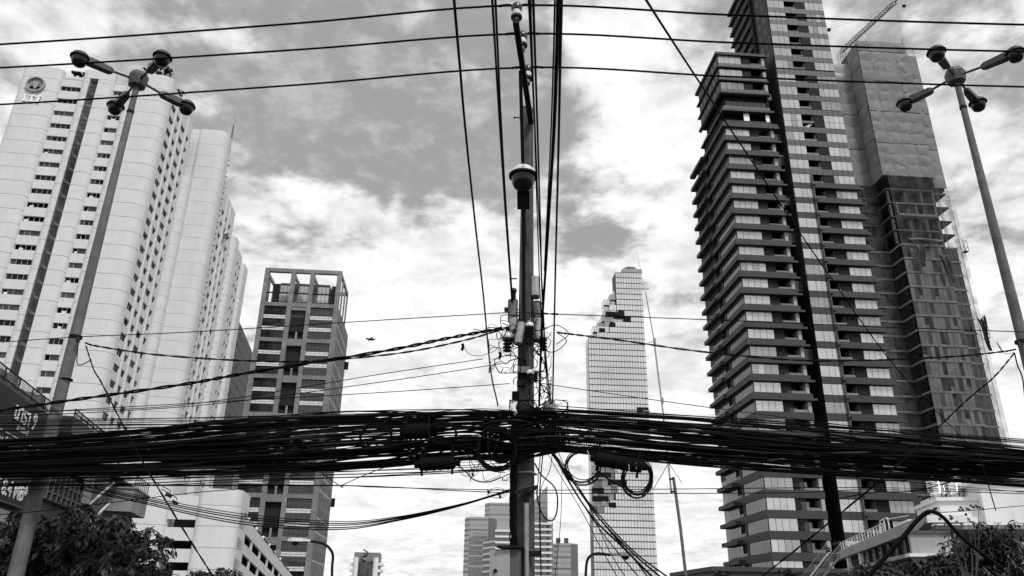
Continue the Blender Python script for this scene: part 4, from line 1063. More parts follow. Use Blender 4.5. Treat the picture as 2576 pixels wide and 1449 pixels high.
# overhead lines running towards and over the camera
over = [([(1142,0),(1156,160),(1170,320),(1195,560),(1216,745),(1234,930),(1250,1008),(1252,1020)],(5.2,6.2,7.4,9.6,11.3,13.2,14.2,14.4),.014,'leftmost single line sweeping from the top edge down to the bundle'),
 ([(1238,0),(1247,150),(1256,300),(1270,520),(1283,700),(1287,760)],(5.0,6.3,7.6,10.4,13.3,14.5),.012,'left wire of the twin lines coming overhead left of the pole'),
 ([(1246,0),(1253,150),(1260,300),(1273,520),(1287,720),(1291,765)],(5.1,6.4,7.7,10.5,13.4,14.5),.012,'right wire of the twin lines coming overhead left of the pole'),
 ([(1330,0),(1337,150),(1345,330),(1352,560),(1362,800),(1380,1010)],(4.8,6.1,7.8,10.2,12.6,14.3),.010,'thin line just right of the crossarm coming overhead'),
 ([(1341,0),(1346,150),(1352,330),(1359,560),(1366,800),(1384,1018)],(4.9,6.2,7.9,10.3,12.7,14.3),.013,'second line just right of the crossarm coming overhead'),
 ([(1334,-10),(1339,150),(1346,330),(1356,560),(1368,800),(1374,920),(1388,1020)],(4.7,6.0,7.7,10.1,12.6,13.7,14.3),.009,'third thin line falling beside the right of the pole'),
 ([(1405,-10),(1400,150),(1393,330),(1383,500),(1372,680),(1362,840),(1356,1020)],(5.0,6.2,7.8,9.5,11.4,13.0,14.3),.023,'thick line overhead that bends in towards the pole'),
 ([(1396,-10),(1392,150),(1386,330),(1378,500),(1369,680)],(5.1,6.3,7.9,9.6,11.4),.010,'thin line twisted along the thick overhead line'),
 ([(1412,-10),(1408,200),(1404,400),(1398,640),(1393,860),(1390,1015)],(4.9,6.5,8.4,10.8,13.0,14.2),.016,'rightmost overhead line falling straight to the bundle')]
def overhead(pts,r,lb):                            # carried on over the camera to the far side of the street
    path = smooth_path([W(*p) for p in pts],8); d = path[0]-path[1]; d = d*(1/max(.02,-d.y)); p = path[0].copy(); pre = []
    while p.y > -16:
        d = Vector((d.x,d.y,d.z*(.97 if p.y > 0 else .8))); p = p+d*.8; pre.append(p.copy())
    MB().tube(pre[::-1]+path,r,5).build('cable','cable',None,True,label=lb,cat='cable',group='lines running overhead')
for pts,Ys,r,lb in over: overhead([(x,y,Y) for (x,y),Y in zip(pts,Ys)],r,lb)
overhead([(1600,-40,5.2),(1680,85,6.6),(1765,215,8.3),(1900,418,11),(2060,655,14),(2250,920,18),(2400,1080,22),(2470,1150,24)],.013,'long diagonal line falling across the dark tower to the right')
# thin mid-height lines
cable([(-150,868,16),(0,861,15.8),(190,848,15.4),(483,835,15.2),(966,805,14.9),(1285,786,14.6)],.010,'straight thin line from the left lamp post up to the utility pole','mid-height lines')
cable([(1285,786,14.6),(1340,787,14.5),(1395,790,14.6),(1800,805,14.8),(2250,824,15.2),(2576,835,15.4),(2750,842,15.6)],.010,'straight thin line from the utility pole to the right edge','mid-height lines')
for px,py in ((1395,790),(1370,789)): cable([(px-9,py,14.55),(px,py,14.55),(px+9,py+1,14.55)],.022,'sleeve joint on the thin line right of the pole, %s one' % ('outer' if px > 1380 else 'inner'),'line sleeves',n=2,name='line_sleeve')
def twisted(pts, r, label, group, turns=60, sep=1.1):
    path = smooth_path([W(*p) for p in pts], 16); t = thing('twisted_cable',label,'cable',group=group)
    for s in (0,math.pi):
        q = []
        for i,p in enumerate(path):
            a = i*.75+s; q.append(p+Vector((0,math.cos(a),math.sin(a)))*r*sep)
        MB().tube(q,r,5).build('strand','cable',t,True)
    return t
twisted([(214,862,15.4),(247,871,15.4),(400,893,15.3),(630,908,15.2),(790,908,15.),(1000,889,14.8),(1160,858,14.4),(1272,826,14.6)],.011,'twisted pair sagging from the left lamp post to the utility pole','twisted service cables')
twisted([(1400,836,14.5),(1440,841,14.5),(1560,856,14.6),(1760,884,14.8),(2000,906,15),(2200,906,15.2),(2400,897,15.3),(2520,885,15.4),(2556,879,15.4)],.011,'twisted pair sagging from the utility pole to the right lamp post','twisted service cables')
twisted([(-120,1056,16),(0,1033,15.6),(207,1003,15.3),(467,966,15),(623,938,14.9),(966,883,14.7),(1130,850,14.6),(1262,826,14.5)],.019,'thick twisted cable rising from the left edge to the utility pole','twisted service cables')
twisted([(216,870,15.4),(236,930,15.0),(257,966,14.8),(338,1124,14.2),(433,1286,14.2),(522,1428,15.),(545,1460,15.5)],.010,'twisted cable falling from the left lamp post towards the car park','twisted service cables')
twisted([(2552,888,15.4),(2501,948,15),(2433,1006,14.8),(2316,1117,14.2),(2199,1221,14.2),(2013,1374,16),(1914,1452,18)],.010,'twisted cable falling from the right lamp post across the dark tower','twisted service cables')
loop = [((1400,836),(1425,858),(1395,885),(1365,880)),((1365,830),(1400,818),(1430,840),(1400,866)),((1262,826),(1230,824),(1215,832),(1190,827))]
for i,l in enumerate(loop): cable([(x,y,14.5) for x,y in l],.009,['slack loop of wire hanging right of the pole cans','upper slack loop of wire right of the pole cans','short stub of wire left of the pole'][i],'loose wires')
thin = [([(-80,1050),(0,1037),(450,1020),(966,940),(1215,903)],'thin line fanning left from the pole, topmost of three'),([(-80,1062),(0,1050),(500,1020),(966,960),(1280,912)],'thin line fanning left from the pole, second of three'),([(-80,1050),(0,1042),(560,1010),(966,987),(1282,965)],'thin line fanning left from the pole, lowest of three'),
 ([(1345,962),(1500,985),(1731,1018),(2214,1082),(2576,1134),(2680,1149)],'thin line leaving the pole to the right above the bundle'),
 ([(-80,1222),(483,1222),(847,1222),(966,1226),(1310,1233),(1731,1230),(2214,1227),(2700,1240)],'level line crossing behind the pole under the bundle, upper'),
 ([(-80,1218),(483,1220),(900,1222),(1310,1240),(1955,1240),(2214,1232),(2700,1246)],'level line crossing behind the pole under the bundle, lower'),
 ([(700,1105),(755,1150),(853,1221),(860,1222)],'short wire dropping to the knot on the level line'),([(857,1222),(930,1190),(1040,1150),(1100,1128)],'short wire rising from the knot on the level line'),
 ([(-30,1297),(100,1286),(250,1268),(483,1240),(640,1225),(760,1190)],'thin line low at the left in front of the tree')]
for l,lb in thin: cable([(x,y,14.9 if 'fann' in lb else 15.2) for x,y in l],.0085,lb,'thin lines')
for i in range(5):
    d = i*4+rnd.uniform(-1,1); e = rnd.uniform(-5,5)
    cable([(200,1215+d,15.5),(350,1247+d,15.4),(600,1292+d*1.5,15.2),(847,1312+d*1.2,15),(1000,1300+d*.6,14.9),(1150,1270+d*.3,14.8),(1285,1233+e*.4,14.6)],.011 if i else .008,'%s of the sagging cables below the bundle left of the pole' % ['first','second','third','fourth','fifth'][i],'sagging cables left of the pole')
# the great bundle
ENV = [(-900,1150,1250),(-500,1128,1222),(0,1112,1196),(300,1092,1190),(600,1062,1186),(900,1040,1172),(1150,1034,1152),(1300,1038,1150),(1400,1038,1132),(1700,1056,1162),(2000,1082,1186),(2300,1108,1203),(2576,1132,1218),(3000,1170,1250),(3400,1200,1280)]
def ydepth(x): return 14.42+((1320-x)/1320*.75 if x < 1320 else (x-1320)/1256*.45)
def bundle(q, i0, i1, r, label, group, drift=.10, name='cable', yo=None):
    pts = []; a = q; yo = rnd.gauss(0,.13) if yo is None else yo
    for i in range(i0,i1):
        x,t,bt = ENV[i]; a = min(1.04,max(-.04,a+rnd.gauss(0,drift)))
        pts.append((x+rnd.uniform(-25,25), t+(bt-t)*a, ydepth(x)+yo+rnd.gauss(0,.04)))
    return cable(pts,r,label,group,n=5,name=name,sides=5,m='cable_grey' if rnd.random() < .14 else 'cable')
for i in range(62): bundle(rnd.random(),0,15,rnd.choice((.006,.008,.010,.013,.017)),'black cable running through the whole bundle on both sides of the pole','cables of the great bundle')
for i in range(46): bundle(rnd.betavariate(1.3,1.3),0,9,rnd.choice((.008,.012,.016,.022)),'black cable packed in the bundle left of the pole','cables of the bundle left of the pole')
for i in range(34): bundle(rnd.random(),7,15,rnd.choice((.006,.009,.012,.016)),'black cable packed in the bundle right of the pole','cables of the bundle right of the pole')
for i in range(18): bundle(rnd.betavariate(1.6,1.6),0,5,rnd.choice((.02,.026,.032)),'heavy black cable at the solid left end of the bundle','heavy cables at the left end of the bundle',.05)
for i in range(12): bundle(rnd.betavariate(1.6,1.6),9,15,rnd.choice((.018,.024)),'heavy black cable at the solid right end of the bundle','heavy cables at the right end of the bundle',.05)
def fan(n, A, B, r, label, group, sag=0.):
    for i in range(n):
        (x0,ya,yb),(x1,yc,yd) = A,B; y0 = rnd.uniform(ya,yb); y1 = rnd.uniform(yc,yd)
        pts = []
        for k in range(5):
            t = k/4; x = x0+(x1-x0)*t; y = y0+(y1-y0)*t+sag*math.sin(t*math.pi)*rnd.uniform(.6,1.3)+rnd.uniform(-3,3)
            pts.append((x,y,ydepth(x)+rnd.uniform(-.2,.3)))
        cable(pts,rnd.choice(r),label,group,n=5)
fan(13,(1295,1030,1052),(-120,1050,1112),(.006,.008,.011),'loose cable spreading left above the bundle','loose cables above the bundle on the left',4)
fan(11,(1290,1140,1185),(-120,1196,1240),(.006,.008,.011),'loose cable hanging under the bundle on the left','loose cables under the bundle on the left',6)
fan(9,(1360,1012,1042),(2700,1110,1150),(.006,.008,.010),'loose cable spreading right above the bundle','loose cables above the bundle on the right',-4)
fan(11,(1380,1112,1136),(2700,1196,1250),(.006,.009,.012),'loose cable hanging under the bundle on the right','loose cables under the bundle on the right',4)
fan(6,(1300,1090,1130),(840,1085,1120),(.008,.012),'slack cable dipping below the bundle beside the pole','slack cables beside the pole',32)
# drop cables
drop = [((1375,1118),(1430,1195),(1500,1295),(1585,1385),(1662,1452)),((1372,1120),(1440,1212),(1520,1310),(1600,1392),(1680,1452)),((1380,1115),(1424,1200),(1490,1300),(1560,1370),(1645,1455)),((1370,1112),(1420,1190),(1480,1290),(1540,1372),(1610,1455)),((1385,1130),(1432,1190),(1505,1300),(1590,1400),(1630,1452)),((1390,1110),(1436,1200),(1480,1270),(1530,1380),(1575,1455)),((1365,1120),(1412,1200),(1466,1290),(1508,1372),(1555,1455))]
for i,d in enumerate(drop): cable([(x,y,14.4-.012*k*k*20+.0*i) for k,(x,y) in enumerate(d)],(.014,.012,.016,.009,.012,.007,.007)[i],'%s drop cable slanting from the pole down to the right' % ['first','second','third','fourth','fifth','sixth','seventh'][i],'drop cables slanting down right')
# vertical risers beside the pole
for i,(x0,x1) in enumerate(((1292,1287),(1296,1291),(1300,1294),(1287,1284),(1290,1296),(1299,1300))):
    cable([(x0+3,985,14.5),(x0,1060,14.45),(x1,1180,14.5),(x1-1,1300,14.55),(x1+1,1395,14.6),(x1,1500,14.6)],(.02,.028,.03,.014,.022,.012)[i],'%s riser cable down the left face of the pole' % ['first','second','third','fourth','fifth','sixth'][i],'riser cables on the pole',jit=.006)
for i,(x0,x1,e) in enumerate(((1362,1351,1250),(1368,1358,1455),(1390,1358,1455))):
    cable([(x0,1120,14.5),(x0-6,1180,14.5),(x1,min(e,1250),14.45),(x1+3,e,14.5)],(.009,.012,.007)[i],'%s drop wire hanging beside the right of the pole' % ['first','second','third'][i],'drop wires beside the pole')
cable([(1414,1180,14.3),(1411,1300,14.3),(1402,1400,14.3),(1395,1460,14.3)],.006,'thin wire hanging free right of the pole','drop wires beside the pole')
cable([(1345,1165,14.4),(1362,1195,14.4),(1392,1222,14.4),(1402,1250,14.4),(1400,1290,14.4),(1388,1310,14.4),(1368,1300,14.4),(1354,1265,14.4),(1350,1235,14.4)],.014,'big slack loop of cable right of the lower pole','loose wires')
# coils tied to the bundle
def coil(cx,cy,rx,ry,turns,r,label,Y=14.25,spread=3.,group='cable coils',tilt=0.):
    pts = []; N = 18
    ph = rnd.random()*6
    for i in range(int(turns*N)+1):
        a = i/N*2*math.pi+ph; k = 1+spread/rx*math.sin(i/N*2.3+ph)*.5
        x = rx*k*math.cos(a); y = ry*k*math.sin(a)
        pts.append(W(cx+x*math.cos(tilt)-y*math.sin(tilt)+rnd.uniform(-.6,.6),cy+x*math.sin(tilt)+y*math.cos(tilt)+spread*.6*math.sin(i/N*1.7),Y+.05*math.sin(i/N*2.1)))
    t = thing('cable_coil',label,'cable coil',group=group)
    MB().tube(pts,r,5).build('turns','cable',t,True)
    for a in (1.2,3.4):
        p = W(cx+rx*math.cos(a),cy+ry*math.sin(a),Y); MB().lathe([(.035,-.02),(.035,.02)],8,Matrix.Translation(p)@Matrix.Rotation(R_(70),4,'Y')).build('tie','cable_grey',t)
    return t
coil(1104,1140,38,40,5,.011,'coil hanging behind the black splice case left of the pole')
coil(1112,1090,36,28,6,.014,'flattened coil inside the bundle above the splice case')
coil(1250,1132,48,48,7,.014,'large thick coil hanging just left of the pole',14.2,6)
coil(1262,1122,34,40,6,.012,'inner coil nested in the large coil left of the pole',14.25,5)
coil(1466,1174,42,40,5,.010,'open coil of five turns hanging right of the pole',14.2,8)
coil(1603,1203,36,42,9,.012,'thick tight coil at the end of the right splice case',14.2,8)
coil(946,1100,40,28,4,.012,'small coil buried in the bundle far left of the pole',14.4,4)
coil(1180,1172,26,24,3,.004,'thin pale loop of wire beside the splice case',14.2,6)
coil(1250,1240,22,10,3,.004,'thin tangled loops under the large coil',14.3,6)
def closure(px,py,w,h,Y,tilt,label):
    c = W(px,py,Y); s = .0083*Y/14.5; t = thing('splice_case',label,'cable splice',c,0,'splice cases')
    t.rotation_euler = (0,tilt,0); L,H_ = w*s/2,h*s/2
    prof = [(H_*.5,-L-.1),(H_*.55,-L-.02),(H_*.95,-L),(H_,-L*.7),(H_*.98,0),(H_,L*.7),(H_*.95,L),(H_*.55,L+.02),(H_*.5,L+.1)]
    MB().lathe(prof,14,Matrix.Rotation(R_(90),4,'Y')).build('case','cable',t,True)
    for x in (-.62,-.2,.2,.62): MB().lathe([(H_*1.06,x*L-.02),(H_*1.06,x*L+.02)],12,Matrix.Rotation(R_(90),4,'Y')).build('rib','cable',t,True)
    for x in (-.9,.85): MB().box(x*L-.02,x*L+.02,-.02,.02,-H_*1.7,-H_*.5).build('tail','cable',t); MB().box(x*L-.02,x*L+.02,-.02,.02,H_*.5,H_*2.).build('hanger','cable',t)
    return t
closure(1100,1166,78,30,14.15,R_(-4),'black splice case hanging under the bundle left of the pole')
closure(1556,1163,104,32,14.2,R_(9),'black splice case hanging under the bundle right of the pole')
closure(1052,1085,58,36,14.35,R_(-3),'splice case half hidden in the bundle left of the pole')
cable([(1140,1160,14.2),(1170,1185,14.2),(1195,1208,14.2),(1230,1212,14.2),(1262,1200,14.3)],.012,'curved cable linking the splice case to the pole','loose wires')
cable([(1497,1180,14.2),(1530,1205,14.2),(1570,1228,14.2)],.016,'stiff cable passing under the right splice case','loose wires')
for i,(x,y) in enumerate(((1582,1168),(1600,1164),(1567,1233),(1481,1140))): cable([(x-4,y-6,14.1),(x,y+2,14.08),(x+1,y+16,14.1)],.009,'pale tie strap on the coils right of the pole','pale tie straps',m='cable_pale',n=3,name='tie_strap')
# the tangle of wires around the pole
TG = MB()
def tangle(n,x0,x1,y0,y1,rs,step=26,seg=6):
    for i in range(n):
        x,y = rnd.uniform(x0,x1),rnd.uniform(y0,y1); a = rnd.uniform(0,6.28); pts = []
        Y = rnd.uniform(14.2,14.75)
        for k in range(seg):
            pts.append((x,y,Y)); a += rnd.gauss(0,1.0); x += math.cos(a)*step*rnd.uniform(.5,1.1); y += math.sin(a)*step*rnd.uniform(.5,1.1)
            x = min(max(x,x0-8),x1+8); y = min(max(y,y0-8),y1+8); Y += rnd.uniform(-.05,.05)
        TG.tube(smooth_path([W(*p) for p in pts],6),rnd.choice(rs),4)
tangle(26,1238,1302,800,930,(.005,.007,.010))
tangle(22,1338,1378,800,1010,(.005,.007,.010),20)
tangle(16,1300,1345,770,1000,(.005,.008),22)
tangle(36,1290,1420,1015,1130,(.006,.009,.013),28)
tangle(18,1385,1500,1055,1125,(.005,.007,.009),24)
tangle(10,1190,1290,1100,1200,(.005,.007,.009),26)
TG.build('wire_tangle','cable',None,True,label='tangle of loose black wires knotted around the utility pole',cat='wires',kind='stuff')
cable([(1165,872,14.5),(1180,890,14.5),(1205,895,14.5),(1240,885,14.5),(1255,870,14.5)],.006,'loose wire tail with a knot far left of the pole cans','loose wires')
for i,(px,py) in enumerate(((1257,893),(1163,872),(1290,745))):
    cable([(px,py-7,14.5),(px+2,py,14.5),(px-1,py+9,14.5)],.03,'black connector on the loose wires, %s' % ['beside the pole cans','at the far left tail','above the left can'][i],'wire connectors',n=3,name='wire_connector')
# ================================================================== four-armed street lamps left and right
LY = 15.6; LS = LY/9.5
def quad_lamp(px,py,tw,label):
    hub = W(px,py,LY); hz = hub.z+.05
    t = thing('street_lamp',label,'street lamp',(hub.x,hub.y,0),0,'four-armed street lamps')
    MB().lathe([(.26,0),(.26,.3),(.165,.36),(.15,1.6),(.108,hz*.55),(.068,hz-.2)],20).build('post','concrete_pole',t,True)
    MB().lathe([(.078,hz-1.0),(.086,hz-.98),(.086,hz-.93),(.078,hz-.91)],16).build('post_ring','steel_dark',t,True)
    MB().lathe([(.07,hz-.26),(.2,hz-.2),(.225,hz-.06),(.24,hz+.06),(.19,hz+.17),(.05,hz+.19)],8,Matrix.Rotation(R_(10),4,'Z')).build('hub','lamp_shell',t)
    for k,(dx,dy) in enumerate(ARMS[tw]):
        L = math.hypot(dx,dy)*LS; a = math.atan2(dy,dx)
        h = put('lamp_head',None,t,(0,0,hz-.12),(0,0,a))
        MB().tube([(.12,0,.09),(L*.5,0,.03)],.03,8).build('arm','lamp_shell',h,True)
        x0,x1 = L*.44,L-.2
        b = MB(); pr = [(x0,.05,.06),(x0+.07,.085,.1),(x1,.1,.12),(x1+.14,.07,.07)]
        vs = []; fs = []
        for qx,hw,hh in pr: vs += [(qx,-hw,-hh*.75+.03),(qx,hw,-hh*.75+.03),(qx,hw*.8,hh*.7+.03),(qx,-hw*.8,hh*.7+.03)]
        for i in range(3):
            for q in range(4): fs.append((i*4+q,i*4+(q+1)%4,i*4+4+(q+1)%4,i*4+4+q))
        fs += [(3,2,1,0),(12,13,14,15)]
        b.add(vs,fs).build('ballast_housing','lamp_shell',h)
        mx = Matrix.Translation((L,0,.02))
        MB().lathe([(.205,-.03),(.218,-.022),(.218,.0),(.2,.012)],24,mx).build('rim','steel_dark',h,True)
        MB().lathe([(.01,-.26),(.08,-.248),(.135,-.205),(.168,-.13),(.178,-.028)],22,mx).build('bowl','lamp_bowl',h,True)
        MB().lathe([(.2,.01),(.18,.07),(.13,.115),(.06,.135),(.01,.138)],22,mx).build('cap','lamp_shell',h,True)
    return t
ARMS = {0:[(-.57,-.57),(.63,-.61),(-.60,.58),(.53,.55)],1:[(-.61,-.6),(.52,-.61),(-.49,.60),(.65,.57)]}
quad_lamp(347,205,0,'four-armed street lamp on a concrete post at the left')
quad_lamp(2404,195,1,'four-armed street lamp on a concrete post at the right')
for nm,px,py,lb,sx in (('L',190,848,'black wire clamp with insulator on the left lamp post',1),('R',2570,860,'black wire clamp with insulator on the right lamp post',-1)):
    c = W(px,py,LY); t = thing('wire_clamp',lb,'clamp',c,0,'clamps on the lamp posts')
    MB().lathe([(.135,-.03),(.135,.03)],16).build('band','steel_dark',t,True)
    MB().beam((sx*.1,-.08,0),(sx*.2,-.16,-.07),.03,.03).build('arm','steel_dark',t)
    MB().lathe([(.02,-.05),(.045,-.04),(.03,-.01),(.045,.02),(.03,.05)],10,Matrix.Translation((sx*.16,-.14,-.11))).build('insulator','porcelain_brown',t,True)
for nm,px,py,r,lb in (('a',166,955,.135,'black tape band round the left lamp post low down'),):
    MB().lathe([(r,-.012),(r+.004,0),(r,.012)],20,Matrix.Translation(W(px,py,LY))).build('tape_band','cable',None,True,label=lb,cat='band')
cable([(196,870,15.4),(194,912,15.4),(205,918,15.4),(230,905,15.3)],.011,'loose wire tail curling beside the left lamp post','loose wires')
cable([(2520,885,15.3),(2508,862,15.3),(2515,872,15.3),(2530,890,15.3),(2552,886,15.3)],.007,'thin tangled loop beside the right lamp post','loose wires')
cable([(2552,888,15.4),(2560,920,15.4),(2572,950,15.4),(2578,1000,15.4)],.014,'short twisted tail falling beside the right lamp post','loose wires')
# distant curved street lights
def cobra(px,py,Y,hx,hy,label,top,shell='lamp_shell_pale'):
    base = W(px,1449,Y); t = thing('street_light',label,'street light',(base.x,base.y,0),0,'curved street lights')
    h = W(hx,hy,Y); k = W(px,top,Y)
    P_ = [Vector((0,0,0)),Vector((0,0,2)),Vector((k.x-base.x,0,k.z-.7)),Vector(((h.x-base.x)*.12,0,k.z+.0)),Vector(((h.x-base.x)*.45,0,(k.z+h.z)/2+.15)),Vector((h.x-base.x,0,h.z))]
    MB().tube(smooth_path(P_,6),.07,8).build('post','steel_dark',t,True)
    s = 1 if h.x > base.x else -1; e = P_[-1]
    b = MB(); 
    vs = []
    for dx,hw,hh in ((0,.08,.07),(.5,.17,.13),(.95,.2,.15),(1.2,.1,.08)): vs += [(e.x+s*dx,-hw,e.z-hh*.3),(e.x+s*dx,hw,e.z-hh*.3),(e.x+s*dx,hw*.7,e.z+hh),(e.x+s*dx,-hw*.7,e.z+hh)]
    fs = []
    for i in range(3):
        for q in range(4): fs.append((i*4+q,i*4+(q+1)%4,i*4+4+(q+1)%4,i*4+4+q))
    fs += [(3,2,1,0),(12,13,14,15)]
    b.add(vs,fs).build('head',shell,t)
    MB().lathe([(.02,-.24),(.13,-.2),(.19,-.1),(.2,-.03)],14,Matrix.Translation((e.x+s*.8,0,e.z))).build('bowl','lamp_bowl',t,True)
cobra(839,1449,42,782,1361,'curved street light with a pale head in front of the grey office tower',1393)
cobra(1473,1449,42,1535,1396,'curved street light in front of the glass skyscraper',1405,'steel_grey')
# antenna mast
AM = thing('antenna_mast','thin leaning radio antenna on a pole right of the glass skyscraper','antenna',W(1727,1460,38))
inv = lambda p: p-AM.location
MB().tube([inv(W(1727,1462,38)),inv(W(1712,1330,38)),inv(W(1694,1200,38))],.075,8).build('lower_pole','steel_grey',AM,True)
MB().tube([inv(W(1689,1240,38)),inv(W(1668,1040,38)),inv(W(1645,855,38))],.045,7).build('middle_tube','galv',AM,True)
MB().tube([inv(W(1645,855,38)),inv(W(1624,735,38))],.03,6).build('upper_tube','galv',AM,True); MB().tube([inv(W(1624,735,38)),inv(W(1600,626,38))],.011,5).build('whip','galv',AM,True)
for py,px in ((1205,1689),(1237,1692)): MB().lathe([(.12,-.03),(.12,.03)],10,Matrix.Translation(inv(W(px,py,38)))).build('pipe_clamp','steel_dark',AM,True)
for (px,py) in ((1647,858),(1666,1008)): MB().lathe([(.07,-.15),(.075,.15)],10,Matrix.Translation(inv(W(px,py,38)))).build('joint','wall_grey',AM,True)
c = inv(W(1624,727,38)); MB().tube([c+Vector((.19*math.cos(a*.5),.19*math.sin(a*.5),.03*math.sin(a*.5))) for a in range(14)],.014,4).build('ring','steel_dark',AM)
MB().tube([inv(W(1645,858,38)),inv(W(1622,866,38)),inv(W(1618,874,38))],.014,4).build('stub_arm','steel_grey',AM)
for px,py in ((1716,1215),(1645,1228)): MB().tube([inv(W(1682,1165,38)),inv(W(px,py,38))],.016,4).build('radial','steel_dark',AM)
# the bird
BD = thing('bird','black bird gliding with spread wings beside the grey office tower','bird',W(933,853,30),R_(20))
def birdmesh():
    b = MB(); k = .0098
    body = [Vector((-6,0,-7)),Vector((-3,0,-3)),Vector((1,0,2)),Vector((4,0,7)),Vector((8,0,9))]
    b.tube([p*k for p in body],[.012,.034,.043,.031,.008],8)
    for s in (-1,1):
        pts = [(0,2),(6,2.5),(12,2),(20,5 if s > 0 else 3.5)]; lo = [(0,-3),(6,-3.5),(13,-1.5),(20,4.4 if s > 0 else 2.8)]
        vs = []; 
        for (x,z),(x2,z2) in zip(pts,lo): vs += [(s*x*k,-.15*x*k,z*k),(s*x2*k,.15*x2*k+.06,z2*k)]
        o = len(vs); vs += [(x,y,z-.008) for x,y,z in vs]
        fs = [(i*2,i*2+1,i*2+3,i*2+2) for i in range(3)]+[(o+i*2+2,o+i*2+3,o+i*2+1,o+i*2) for i in range(3)]
        fs += [(0,2,o+2,o),(2,4,o+4,o+2),(4,6,o+6,o+4),(3,1,o+1,o+3),(5,3,o+3,o+5),(7,5,o+5,o+7)]
        b.add(vs,fs)
    b.add([(-6*k,-.02,-6*k),(-11*k,-.06,-9*k),(-8*k,.06,-12*k),(-5*k,.02,-6.5*k)],[(0,1,2,3)])
    return b
birdmesh().build('body','bird_feather',BD,True)
# ================================================================== dark shophouse with billboard, lower left
HD = -13.; hr = R_(HD)
p0 = PZ(0,899,10.0)
LBF = thing('dark_shophouse','dark low commercial building at the lower left with fenced roof terrace','building',(p0.x,p0.y,0),R_(90-HD))
# local x runs away from the camera along the wall, local -y faces the street (to the right)
def LBw(x,y,z): return LBF.matrix_basis@Vector((x,y,z))
MB().box(-12,7.9,.4,9,0,9.05).build('front_body','concrete_dark',LBF); MB().box(-12,7.9,.15,.4,0,5.0).build('pale_base_wall','wall_grey',LBF)
for i in range(10): bx('wall_tile','wall_grey',LBF,-2+i*1.0,-1.03+i*1.0,.1,.15,3.9,4.9)
MB().box(7.9,20.5,.6,9,0,8.9).build('rear_body','concrete_dark',LBF)
MB().box(7.9,16,-.6,.6,8.85,9.6).build('roof_eave','frame_dark',LBF)
MB().box(-12,8.2,.2,.7,9.05,9.45).build('parapet','concrete_dark',LBF)
def fence(x0,x1,z0,z1,n,y=.3,name='roof_fence'):
    for i in range(n+1): x = x0+(x1-x0)*i/n; MB().tube([(x,y,z0),(x,y,z1)],.035,5).build('fence_post','steel_dark',LBF)
    for z in (z0+.05,(z0+z1)/2,z1): MB().tube([(x0,y,z),(x1,y,z)],.028,5).build('fence_rail','steel_dark',LBF)
    b = MB(); m_ = int((x1-x0)/.16)
    for i in range(m_):
        x = x0+i*.16; b.tube([(x,y,z0),(x+(z1-z0)*.7,y,z1)],.008,3,False); b.tube([(x+(z1-z0)*.7,y,z0),(x,y,z1)],.008,3,False)
    b.build('wire_mesh','steel_grey',LBF,kind='stuff')
fence(-8,8.0,9.2,10.05,10); fence(8.2,16,9.6,10.0,7,-.5)
for i in range(9): b = MB().box(0,rnd.uniform(.5,.9),.35,.8,0,rnd.uniform(.3,.7)); b.build('roof_crate','mesh_grey' if i%2 else 'concrete_dark',LBF,loc=(-3+i*1.15,0.05,9.45))
# tiled wall strip, louvered bay, dark recess with white bars, concrete end block
for i in range(5):
    for j in range(4): bx('wall_tile','wall_grey',LBF,8.1+i*1.0,9.06+i*1.0,.52,.6,7.45+j*.36,7.78+j*.36)
MB().box(7.9,15,.3,.6,6.0,7.35).build('louver_bay','frame_dark',LBF)
for i in range(9): bx('louver_fin','steel_grey',LBF,8.2+i*.78,8.3+i*.78,.12,.3,6.0,7.3)
for j in range(2): MB().box(7.9,15,.15,.25,6.3+j*.5,6.38+j*.5).build('louver_bar','frame_dark',LBF)
for i in range(4):
    for j in range(5): bx('wall_tile','wall_grey',LBF,12.9+i*.9,13.76+i*.9,.2,.3,6.5+j*.38,6.85+j*.38) if 7.3 < 6.5+j*.38 or i > 1 else None
MB().box(16.4,21.5,.9,1.2,0,8.5).build('glass_recess','glass_dark',LBF)
for x in (16.6,18.2,19.6): MB().box(x,x+.35,.3,.9,0,8.6).build('recess_pier','concrete_dark',LBF)
for i,(x0,z0) in enumerate(((16.6,6.6),(16.6,5.4),(17.2,4.3),(18.2,3.8))): MB().beam((x0,.25,z0),(x0+4.2,.25,z0+1.75),.06,.13).build('white_bar','letter_white',LBF)
MB().box(21.3,25.4,-.9,6,6.75,8.1).build('end_block','concrete',LBF); MB().box(21.6,25.2,-.2,6,0,6.75).build('end_wall','concrete_dark',LBF); MB().box(21.2,25.5,-1.0,6,8.1,8.2).build('end_cap','concrete',LBF)
fl = MB()
for i in range(8): fl.tube([(21.3+i*.55,-.85,8.2),(21.3+i*.55,-.85,8.9)],.03,4)
fl.tube([(21.3,-.85,8.9),(25.3,-.85,8.9)],.035,4); fl.build('terrace_railing','steel_grey',LBF)
MB().box(20,25.5,.0,6,8.6,8.7).build('terrace_roof','frame_dark',LBF)
for i,(px,py) in enumerate(((437,1238),(453,1256))):
    c = W(px-12,py,52); t = thing('floodlight','black floodlight on a bracket at the dark shophouse corner, %s one' % ['upper','lower'][i],'floodlight',c,0,'floodlights on the shophouse')
    MB().tube([(-1.2,0,.15),(.0,0,.12),(.15,0,0)],.03,5).build('bracket','steel_dark',t); MB().prism([(-.1,-.1),(.28,-.14),(.28,.14),(-.1,.1)],-.28,-.08).build('head','frame_dark',t); t.rotation_euler = (0,R_(25),0)
